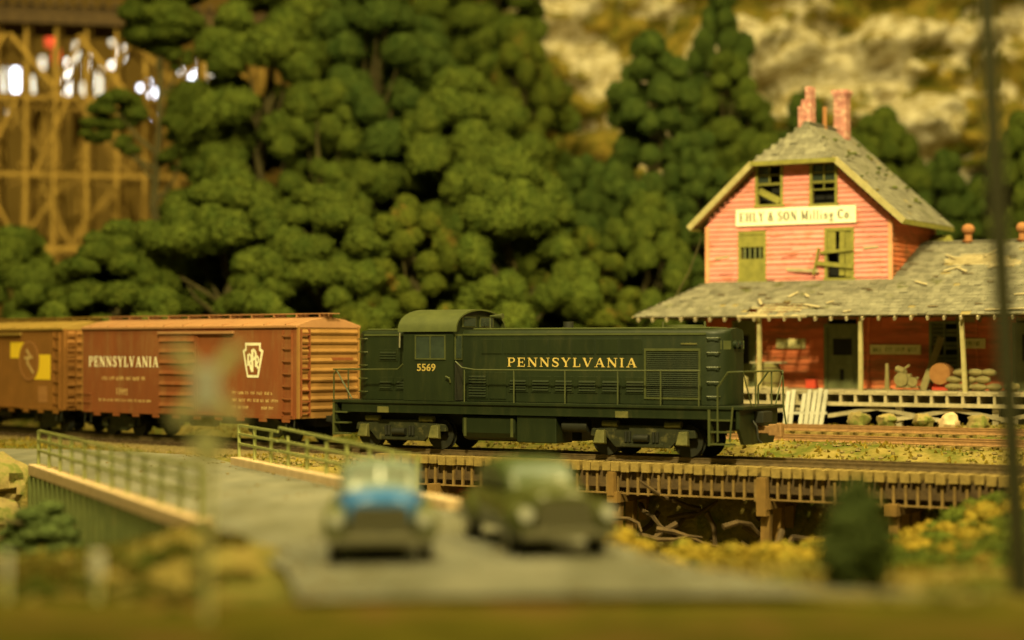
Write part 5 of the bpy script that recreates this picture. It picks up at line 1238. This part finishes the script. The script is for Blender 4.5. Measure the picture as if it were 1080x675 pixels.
TR = [
 ('low', -25.6, 96, 8.6, 'green rounded tree at the left edge above the darker boxcar', 0, 1.1),
 ('round', -18.6, 90, 9.0, 'broad low green tree behind the gap between the two boxcars', 40, .95),
 ('slim', -18.2, 101, 24.0, 'slender tall tree standing before the bright lights at upper left', 0, 1.0),
 ('low', -22.8, 91, 6.4, 'small green tree in front of the big timber trestle foot', 200, .8),
 ('tall', -13.2, 101, 23.0, 'tall dense green tree right of the slender one, reaching the top of the picture', 10, .78),
 ('round', -13.6, 90, 11.2, 'full green tree directly behind the lettered boxcar', 120, .82),
 ('tall_dark', -7.6, 102, 24.0, 'tall dark green tree left of the rocky cliff, touching the top edge', 60, .72),
 ('round', -8.8, 89, 10.6, 'wide green tree behind the keystone emblem end of the boxcar', 230, .80),
 ('tall', -9.6, 96, 16.5, 'mid-height green tree in the second row behind the boxcar end', 200, .62),
 ('round', -2.6, 97, 17.0, 'rounded green tree with a dark hollow on its left, above the locomotive cab', 300, .68),
 ('round_olive', -4.6, 88, 9.8, 'olive green tree just behind the locomotive short hood', 30, .72),
 ('round', -.1, 89, 12.4, 'bright green tree behind the locomotive cab, below the cliff', 160, .62),
 ('round_olive', 3.2, 91, 8.6, 'light olive tree behind the middle of the locomotive hood', 250, .75),
 ('round_dark', 3.9, 99, 13.0, 'dark green tree under the pale rock face', 20, .55),
 ('tall_dark', 7.2, 98, 19.2, 'tall dark green tree left of the station, rising past the cliff', 140, .62),
 ('tall_dark', 11.6, 105, 23.0, 'tallest dark green tree left of the chimneys, reaching the top edge', 200, .46),
 ('round', 6.6, 93, 10.6, 'lighter green tree beside the left eave of the station', 330, .55),
 ('tall', 11.6, 102, 18.8, 'tall green tree behind the left chimney of the station', 90, .66),
 ('tall_dark', 9.5, 96, 14.0, 'dark tree behind the left roof slope of the station', 260, .52),
 ('round_dark', 16.2, 104, 17.0, 'dark green tree behind the right chimney', 0, .50),
 ('round', 20.0, 103, 16.0, 'green tree behind the right roof slope of the station', 70, .62),
 ('round_dark', 23.0, 101, 13.5, 'dark bushy tree above the right end of the station roof', 190, .58),
 ('round', 27.4, 101, 15.5, 'green tree at the right edge behind the tall pole', 280, .55),
 ('round_dark', 19.5, 97, 11.0, 'low dark tree behind the roof finial', 310, .6),
 ('round_dark', 13.5, 94, 10, 'dark low tree hidden mostly behind the station gable', 10, .6),
 ('tall_dark', -4.8, 106, 21.5, 'dark green tree filling the gap left of the cliff', 20, .62),
 ('round_olive', .6, 108, 21.0, 'olive tree at the top left shoulder of the cliff', 50, .50),
 ('tall', -1.2, 113, 27.5, 'olive green tree at the top edge, left of the cliff', 75, .75),
 ('tall_dark', -9.8, 110, 25.5, 'dark tree at the top edge behind the tall dense tree', 15, .7),
 ('tall', -5.2, 114, 28.5, 'green tree high on the slope at the top edge', 115, .7),
 ('tall', 14.2, 107, 17.0, 'green tree between the two chimneys and the cliff', 210, .45),
 ('low', 8.9, 88, 5.6, 'low green tree peeking past the left porch eave', 140, .8),
 ('tall_dark', -16.6, 108, 17, 'dark tree behind the trunk of the slender tree', 140, .55),
]
for k, x, y, top, lab, rot, sw in TR: tree(k, x, y, top, lab, rot, sw)
tree('shrub', 5.45, 30.0, 1.28, 'upright dark green bush in the blurred right foreground', 20, .95, 'bush', 'bush', 'foreground bushes')
tree('shrub', -11.1, 45.0, -.30, 'green bush in front of the left bridge girder', 90, 1.5, 'bush', 'bush', 'foreground bushes', base=-2.3)
# brush banks (uncountable)
def brush(name, n, region, m, lab, r0, r1, seed, zoff=0):
    r = np.random.default_rng(seed); cs = []; rs = []
    while len(cs) < n:
        x, y = region(r)
        if float(inroad(np.array(x), np.array(y))) > (.75 if name == 'brush' and seed == 3 else .25) or abs((y - float(ytrack(x))) * .84) < 2.1: continue
        q = r.uniform(r0, r1); cs.append(np.array([x, y, hz(x, y) + q * .15 + zoff])); rs.append(q)
    V, F_ = puffs(cs, rs, r); o = nump(name, V, F_, m); tag(o, lab, 'brush', kind='stuff'); return o
brush('brush', 190, lambda r: (lambda a: (2.2 + a * 14, 42.0 + r.uniform(-2.5, 5.2) + a * 5))(r.random()), 'leaf_yellow', 'yellow green scrub covering the bank below the trestle', .22, .55, 1)
brush('brush', 160, lambda r: (r.uniform(8.2, 15.5), r.uniform(38, 50)), 'leaf_olive', 'olive brush mounded at the right foreground by the tall pole', .25, .6, 2)
brush('brush', 320, lambda r: (r.uniform(-13.5, -3.5), r.uniform(27.5, 34.8)), 'leaf_brown', 'olive brown brush on the mound at the near end of the bridge', .10, .26, 3, -.06)
brush('brush', 200, lambda r: (r.uniform(-8, 8.5), r.uniform(22.6, 27.2)), 'leaf_brown', 'blurred olive ground cover along the near edge of the road', .08, .2, 4)
brush('brush', 420, lambda r: (r.uniform(-34, 36), r.uniform(88, 124)), 'leaf_dark', 'dark undergrowth between the hillside trees', .6, 1.5, 5)
brush('brush', 90, lambda r: (r.uniform(-30, -16), r.uniform(98, 116)), 'leaf_olive', 'brown-green scrub around the foot of the big timber trestle', .4, .9, 6)
# fine tufts and grit on the ground
r = np.random.default_rng(33); n = 26000
X = r.uniform(-24, 22, n); Y = r.uniform(28, 88, n); keep = (inroad(X, Y) < .3) & (np.abs((Y - ytrack(X)) * .84) > 1.7); X = X[keep]; Y = Y[keep]; n = len(X)
Z = height(X, Y) - .01; vs = np.zeros((n, 9, 3)); 
for b in range(3):
    a = r.uniform(0, 6.28, n); s = r.uniform(.03, .09, n); h = r.uniform(.04, .14, n)
    vs[:, b * 3, 0] = X - np.cos(a) * s; vs[:, b * 3, 1] = Y - np.sin(a) * s; vs[:, b * 3, 2] = Z
    vs[:, b * 3 + 1, 0] = X + np.cos(a) * s; vs[:, b * 3 + 1, 1] = Y + np.sin(a) * s; vs[:, b * 3 + 1, 2] = Z
    vs[:, b * 3 + 2, 0] = X + r.normal(size=n) * .04; vs[:, b * 3 + 2, 1] = Y + r.normal(size=n) * .04; vs[:, b * 3 + 2, 2] = Z + h
tag(nump('turf', vs.reshape(-1, 3), np.arange(n * 9).reshape(-1, 3), 'leaf_yellow', smooth=False), 'dry yellow ground turf scattered over the layout', 'grass', kind='stuff')
# ballast grit and rubble
q = MB(); rr = random.Random(77)
for i in range(900):
    u = rr.uniform(-8, 22); w = rr.choice((rr.uniform(1.6, 3.2), rr.uniform(1.6, 6)))
    p = LU(u, w); z = hz(p.x, p.y); s = rr.uniform(.03, .10); q.rock((p.x, p.y, z + s * .2), s, i, .7, 4)
for i in range(500):
    x = rr.uniform(-16, -3); y = ytrack(x) - rr.uniform(2.0, 5.5); z = hz(x, y); s = rr.uniform(.03, .11); q.rock((x, y, z + s * .2), s, i, .7, 4)
tag(q.build('rubble', 'ballast'), 'small stones and rubble scattered beside the main track', 'rubble', kind='stuff')

# ------------------------------------------------------------ cliff
def fbm(x, y, s0, seed, o=5):
    v = 0; a = 1
    for k in range(o): v = v + a * vnoise(x, y, s0 / 2 ** k, seed + k); a *= .55
    return v
us = np.arange(-14, 62, .33); zs = np.arange(4, 44, .33); U, Zg = np.meshgrid(us, zs)
ridg = np.abs(fbm(U * 1.0, Zg * 1.7, 9, 3)); led = fbm(U, Zg * 2.6, 3.2, 9)
strat = np.sin(Zg * 1.25 + fbm(U, Zg, 8, 21) * 4.5) * .5
Yc = 120 - U * .10 + (Zg - 10) * .30 - ridg * 6.0 + led * 3.4 - strat * 1.5 + np.clip(U * -1 - 2, 0, None) * .35
Vv = np.stack([U, Yc, Zg], -1).reshape(-1, 3); nx = len(us); i = (np.arange(len(zs) - 1)[:, None] * nx + np.arange(nx - 1)[None]).ravel()
cm = bpy.data.materials.new('cliff_rock_and_moss'); cm.use_nodes = True; nt = cm.node_tree; N = nt.nodes; Lk = nt.links; b = N['Principled BSDF']; b.inputs['Roughness'].default_value = .95; b.inputs['Specular IOR Level'].default_value = .1
tc = N.new('ShaderNodeTexCoord')
def nz(sc, det=6, st=None):
    n = N.new('ShaderNodeTexNoise'); n.inputs['Scale'].default_value = sc; n.inputs['Detail'].default_value = det; n.inputs['Roughness'].default_value = .65
    if st:
        mp = N.new('ShaderNodeMapping'); mp.inputs['Scale'].default_value = st; Lk.new(tc.outputs['Object'], mp.inputs[0]); Lk.new(mp.outputs[0], n.inputs['Vector'])
    else: Lk.new(tc.outputs['Object'], n.inputs['Vector'])
    return n
def ramp(src, p0, c0, p1, c1):
    r_ = N.new('ShaderNodeValToRGB'); r_.color_ramp.elements[0].position = p0; r_.color_ramp.elements[1].position = p1; r_.color_ramp.elements[0].color = (*c0, 1); r_.color_ramp.elements[1].color = (*c1, 1); Lk.new(src, r_.inputs[0]); return r_
rock = ramp(nz(1.3, 8, (1, 1, 1.6)).outputs['Fac'], .38, (.33, .27, .13), .58, (.60, .54, .41))
veg = ramp(nz(.8).outputs['Fac'], .38, (.085, .09, .012), .64, (.28, .20, .035))
msk = ramp(nz(.20, 8, (1, 1, .8)).outputs['Fac'], .475, (0, 0, 0), .52, (1, 1, 1))
mx = N.new('ShaderNodeMix'); mx.data_type = 'RGBA'; Lk.new(msk.outputs[0], mx.inputs[0]); Lk.new(veg.outputs[0], mx.inputs[6]); Lk.new(rock.outputs[0], mx.inputs[7]); Lk.new(mx.outputs[2], b.inputs['Base Color'])
bp = N.new('ShaderNodeBump'); bp.inputs['Strength'].default_value = .8; bp.inputs['Distance'].default_value = .35; Lk.new(nz(1.4, 8).outputs['Fac'], bp.inputs['Height']); Lk.new(bp.outputs[0], b.inputs['Normal'])
struct(nump('cliff', Vv, np.stack([i, i + 1, i + 1 + nx, i + nx], -1), cm, k=4))
# bushes growing on the cliff
r = np.random.default_rng(91); cs = []; rs = []
for _ in range(150):
    a = r.integers(0, len(us)); zc = r.integers(0, len(zs))
    if vnoise(us[a], zs[zc], 5.0, 40) < .02: continue
    cs.append(np.array([us[a], Yc[zc, a] - .2, zs[zc]])); rs.append(r.uniform(.3, .9))
V, F_ = puffs(cs, rs, r); tag(nump('cliff_scrub', V, F_, 'leaf_olive'), 'olive scrub clinging to the pale rock cliff', 'brush', kind='stuff')

# ------------------------------------------------------------ big timber trestle, far left
bt = thing('timber_trestle_bridge', 'tall brown timber trestle bridge in the blurred left background', 'bridge', (-24, 116, 0), R(12))
def bent(x, y0, zt, zb, wt, wb, k):
    q = MB()
    for t in (-1, -.5, 0, .5, 1): q.bar((x, y0 + t * wt, zt), (x + .25 * math.sin(k * 2 + t * 3), y0 + t * wb, zb), .20, .22)
    for i in range(1, 5):
        f_ = i / 5; z = zt + (zb - zt) * f_; w = wt + (wb - wt) * f_; q.bar((x - .3, y0 - w - .4, z), (x - .3, y0 + w + .4, z), .12, .24)
    for i in range(5):
        f0, f1 = i / 5, (i + 1) / 5; z0, z1 = zt + (zb - zt) * f0, zt + (zb - zt) * f1; w0, w1 = wt + (wb - wt) * f0, wt + (wb - wt) * f1
        q.bar((x + .3, y0 - w0, z0), (x + .5, y0 + w1, z1), .10, .2); q.bar((x + .34, y0 + w0, z0), (x + .1, y0 - w1, z1), .10, .2)
    return q
for k, x in enumerate(np.arange(-16, 13, 1.75)): bent(x, 0, 22.6, 1.5, 2.0, 4.8, k).build('bent', 'trestle_far', bt)
for yy in (-2.6, 2.6):
    q = MB()
    for z, w in ((18.2, 2.5), (13.6, 3.1), (9.2, 3.7)): q.bar((-17, yy / 2.6 * w, z), (13, yy / 2.6 * w, z), .18, .28)
    for k, x in enumerate(np.arange(-16, 9, 1.9)):
        for (za, zb_) in ((22, 18.2), (18.2, 13.6), (13.6, 9.2), (9.2, 4)):
            s_ = 1 if (k + int(za)) % 2 else -1; x_ = x + .5 * math.sin(k * 5 + za); q.bar((x_, yy, za if s_ > 0 else zb_), (x_ + 2.6 + .8 * math.sin(k * 3), yy, zb_ if s_ > 0 else za), .10, .2)
    q.build('longitudinal_brace', 'trestle_far', bt)
MB().box(-18, 14, -2.6, 2.6, 22.65, 23.7).build('deck', 'dark_wood', bt)
q = MB()
for x in np.arange(-18, 14, .7): q.box(x, x + .35, -3, 3, 23.71, 24.0)
q.build('tie_row', 'dark_wood', bt)
MB().box(-17, 14, 9.0, 9.4, 0, 19.5).build('backing_wall', 'wall', bt) if 0 else None
b2 = thing('timber_trestle_bridge', 'second brown timber trestle standing behind the tall one', 'bridge', (-22, 134, 0), R(24))
for k, x in enumerate(np.arange(-20, 9, 2.9)): bent(x, 0, 19.8, 1.0, 2.2, 4.4, k + 3).build('bent', 'trestle_far', b2)
MB().box(-21, 10, -2.4, 2.4, 19.85, 20.4).build('deck', 'trestle', b2)
# pale leaning timbers in front of the trestle foot
for i, (x0, z0, x1, z1) in enumerate(((-19.4, 5.5, -17.6, 15.5), (-19.8, 6, -18.9, 13), (-18.6, 5, -17.9, 12.2))):
    o = MB().bar((0, 0, 0), (x1 - x0, .6, z1 - z0), .3, .5).build('leaning_timber', 'trestle'); o.location = (x0, 108, hz(x0, 108)); tag(o, ('long', 'middle', 'short')[i] + ' tan timber leaning beside the big trestle, behind the slender tree', 'timber', 'timbers leaning by the trestle')
# ------------------------------------------------------------ room beyond
struct(MB().box(-190, 190, 230, 232, -20, 150).build('room_wall', 'wall'))
lights = thing('lamps_and_lit_wall', 'cluster of glowing white lamps and lit wall patches seen through the timber trestle top', 'lamps', (-36, 170, 26))
LP = []
r = random.Random(21)
for px, py, w, h, m in [(4, 95, 8, 44, 'glow_dim'), (16, 92, 7, 38, 'bulb_blue'), (44, 66, 6, 12, 'glow_dim'), (52, 42, 10, 12, 'bulb_red'), (34, 96, 6, 30, 'glow_dim'), (60, 60, 10, 12, 'bulb_red'),
        (70, 84, 6, 40, 'bulb'), (80, 56, 6, 22, 'glow_dim'), (88, 100, 6, 24, 'glow_dim'), (92, 74, 5, 30, 'bulb'), (104, 88, 6, 30, 'glow_dim'), (118, 36, 6, 20, 'glow_dim'), (128, 56, 6, 14, 'bulb'), (118, 68, 8, 8, 'bulb'),
        (148, 92, 6, 6, 'bulb_blue'), (156, 86, 5, 5, 'bulb_blue'), (160, 100, 6, 6, 'bulb_blue'), (152, 108, 7, 7, 'bulb_blue'), (164, 96, 5, 5, 'bulb_blue'), (156, 118, 6, 6, 'bulb_blue'), (172, 107, 4, 4, 'bulb'), (146, 116, 5, 5, 'bulb_blue'), (162, 122, 5, 5, 'bulb_blue'),
        (188, 74, 8, 8, 'bulb'), (201, 73, 5, 20, 'bulb_blue'), (218, 68, 18, 26, 'glow_dim'), (232, 54, 22, 30, 'glow_dim')]:  # last two are lit wall patches made to glow, not lamps
    D = 170.; x = (px - 540) / 2000 * D; z = 3.45 - (py - 365) * D / 2000; k = D / 2000; 
    q = MB(); hw_, hh_ = w * k * .42, h * k * .52
    if w == h: q.ball((x + 36, 0, z - 26), hw_, 8)
    else: q.tube([(x + 36, 0, z - 26 - hh_), (x + 36, 0, z - 26 + hh_)], hw_, 10)
    q.build('lamp', m, lights, smooth=True)

# ------------------------------------------------------------ foreground: pole, crossbuck, marker posts
t = thing('telegraph_pole', 'tall dark thin leaning wooden pole at the right edge', 'pole', (8.05, 30.0, -.7))
MB().tube([(0, 0, 0), (-.26, 0, 4.5), (-.5, 0, 9.0), (-.62, 0, 12)], [.18, .17, .15, .13], 12).build('shaft', 'pole', t, smooth=True)
q = MB(); q.box(-1.7, .5, -.12, -.02, 11.2, 11.4); q.build('crossarm', 'pole', t)
for x in (-1.5, -1.0, -.2, .3): MB().tube([(x, -.07, 11.4), (x, -.07, 11.6)], .05, 8).build('insulator', 'glass', t)
t = thing('crossbuck_sign', 'blurred pale yellow railroad crossbuck on a post beside the road', 'sign', (-4.05, 25.2, -.2), R(6))
MB().tube([(0, 0, 0), (0, 0, 3.3)], .06, 10).build('post', 'cross', t, smooth=True)
for i, s_ in enumerate((1, -1)):
    q = MB(); y = -.09 - .05 * i; q.bar((-.42 * s_, y, 2.62), (.42 * s_, y, 3.66), .20, .03, up=(0, 1, 0)); q.build('blade', 'cross', t, bevel=.01)
MB().box(-.15, .15, -.2, -.16, 2.85, 3.4).build('centre_plate', 'white_post', t, bevel=.01)
MB().box(-.2, .2, -.12, -.08, 2.15, 2.5).build('track_plate', 'cross', t, bevel=.01)
for x, y, lab in ((-6.2, 28.4, 'white topped marker post in the dark blurred left foreground, the nearer to the middle'), (-7.55, 28.4, 'pale marker post at the far left edge of the blurred foreground')):
    t = thing('marker_post', lab, 'post', (x, y, -.62), 0, 'marker posts in the foreground')
    MB().tube([(0, 0, 0), (0, 0, .62)], .055, 10).build('post', 'cross', t, smooth=True)
    MB().tube([(0, 0, .62), (0, 0, .98)], (.10 if x > -7 else .06), 10).build('cap', 'white_post', t, smooth=True)
# long low timber edge along the front
# ------------------------------------------------------------ cars
def rsec(x, hw, z0, z1, n=20, p=3.2, yoff=0):
    cz, hz_ = (z0 + z1) / 2, (z1 - z0) / 2; out = []
    for k in range(n):
        a = 2 * math.pi * (k + .5) / n; c, s = math.cos(a), math.sin(a)
        out.append((x, hw * math.copysign(abs(c) ** (2 / p), c) + yoff, cz + hz_ * math.copysign(abs(s) ** (2 / p), s)))
    return out
def car(root, body, top, hoodm, glass='car_glass'):
    # local -y... built along x: front = +x
    MB().loft([rsec(-2.35, .55, .5, .85), rsec(-2.2, .72, .36, 1.0), rsec(-1.6, .80, .30, 1.12), rsec(-.6, .84, .28, 1.12), rsec(.7, .84, .28, 1.12), rsec(1.2, .78, .30, 1.1)]).build('body', body, root, smooth=True)
    MB().loft([rsec(.72, .80, .5, 1.22, p=2.8), rsec(1.2, .70, .5, 1.24, p=2.8), rsec(1.7, .62, .48, 1.22, p=2.8), rsec(2.05, .56, .48, 1.17, p=2.8), rsec(2.13, .50, .55, 1.10, p=2.8)]).build('hood', hoodm, root, smooth=True)
    MB().loft([rsec(-1.85, .5, .98, 1.14), rsec(-1.5, .64, 1.0, 1.42), rsec(-.9, .70, 1.0, 1.62), rsec(.0, .70, 1.0, 1.66), rsec(.45, .68, 1.0, 1.60), rsec(.95, .66, 1.0, 1.16)]).build('roof', top, root, smooth=True)
    q = MB(); q.hexa([(.78, -.54, 1.18), (.80, .54, 1.18), (.84, .54, 1.18), (.82, -.54, 1.18)], [(.50, -.50, 1.52), (.50, .50, 1.52), (.60, .50, 1.52), (.60, -.50, 1.52)]); w = q.build('windshield', glass, root, bevel=.02)
    MB().bar((.85, 0, 1.17), (.6, 0, 1.53), .05, .04).build('divider', 'bluegrey', w)
    for s_ in (-1, 1):
        for a, b in ((-1.25, -.55), (-.45, .3)):
            q = MB(); q.hexa([(a, s_ * .695 - .02, 1.17), (b, s_ * .695 - .02, 1.17), (b, s_ * .695 + .02, 1.17), (a, s_ * .695 + .02, 1.17)], [(a + .06, s_ * .685 - .02, 1.45), (b - .06, s_ * .685 - .02, 1.45), (b - .06, s_ * .685 + .02, 1.45), (a + .06, s_ * .685 + .02, 1.45)]); q.build('side_window', 'car_glass', root)
        # fenders
        MB().loft([rsec(x, w_, z0, z1, 14, 2.4, s_ * .76) for x, w_, z0, z1 in ((.75, .05, .5, .6), (1.0, .16, .36, .82), (1.4, .21, .36, .98), (1.85, .22, .36, .98), (2.2, .18, .38, .88), (2.3, .10, .5, .76))]).build('fender', body, root, smooth=True)
        MB().loft([rsec(x, w_, z0, z1, 14, 2.4, s_ * .76) for x, w_, z0, z1 in ((-2.2, .05, .4, .6), (-1.9, .16, .34, .85), (-1.45, .19, .34, .95), (-1.0, .16, .34, .85), (-.75, .05, .4, .6))]).build('fender', body, root, smooth=True)
        o = MB().tube([(2.2, s_ * .74, .80), (2.32, s_ * .74, .80)], .13, 14).build('headlight', 'chrome', root, smooth=True); MB().tube([(2.32, s_ * .74, .80), (2.34, s_ * .74, .80)], .11, 14).build('lens', 'lamp_glass', o, smooth=True)
        MB().tube([(-2.28, s_ * .7, .75), (-2.34, s_ * .7, .75)], .07, 10).build('tail_light', 'red', root)
        for x in (1.5, -1.42):
            o = MB().tube([(x, s_ * .66, .33), (x, s_ * .86, .33)], .33, 24).build('wheel', 'tyre', root, smooth=True)
            MB().tube([(x, s_ * .86, .33), (x, s_ * .885, .33)], .17, 16).build('hubcap', 'chrome', o, smooth=True)
    q = MB()
    for k in range(9): z = .46 + k * .062; q.box(2.12, 2.20, -.56 + .012 * k, .56 - .012 * k, z, z + .045)
    q.build('grille', 'chrome', root)
    for x0, x1 in ((2.38, 2.46), (-2.5, -2.42)):
        q = MB(); q.box(x0, x1, -.86, .86, .38, .52); q.build('bumper', 'chrome', root, bevel=.03)
    for s_ in (-1, 1): MB().box(2.15, 2.38, s_ * .45 - .03, s_ * .45 + .03, .4, .48).build('bumper_bracket', 'rail', root)
car(thing('parked_sedan', 'blurred blue-hooded sedan facing the camera in the left foreground', 'car', (-2.36, 34.0, -.235), R(-90 + 4), 'old cars on the foreground road'), 'olivecar', 'bluegrey', 'blue')
car(thing('parked_sedan', 'blurred dark olive sedan angled to the right in the middle foreground', 'car', (.36, 35.0, -.235), R(-90 + 15), 'old cars on the foreground road'), 'darkolive', 'greencar', 'darkolive', 'bluegrey')  # windshield in an opaque pale tone, a highlight painted on the glass
S.render.engine = 'CYCLES'
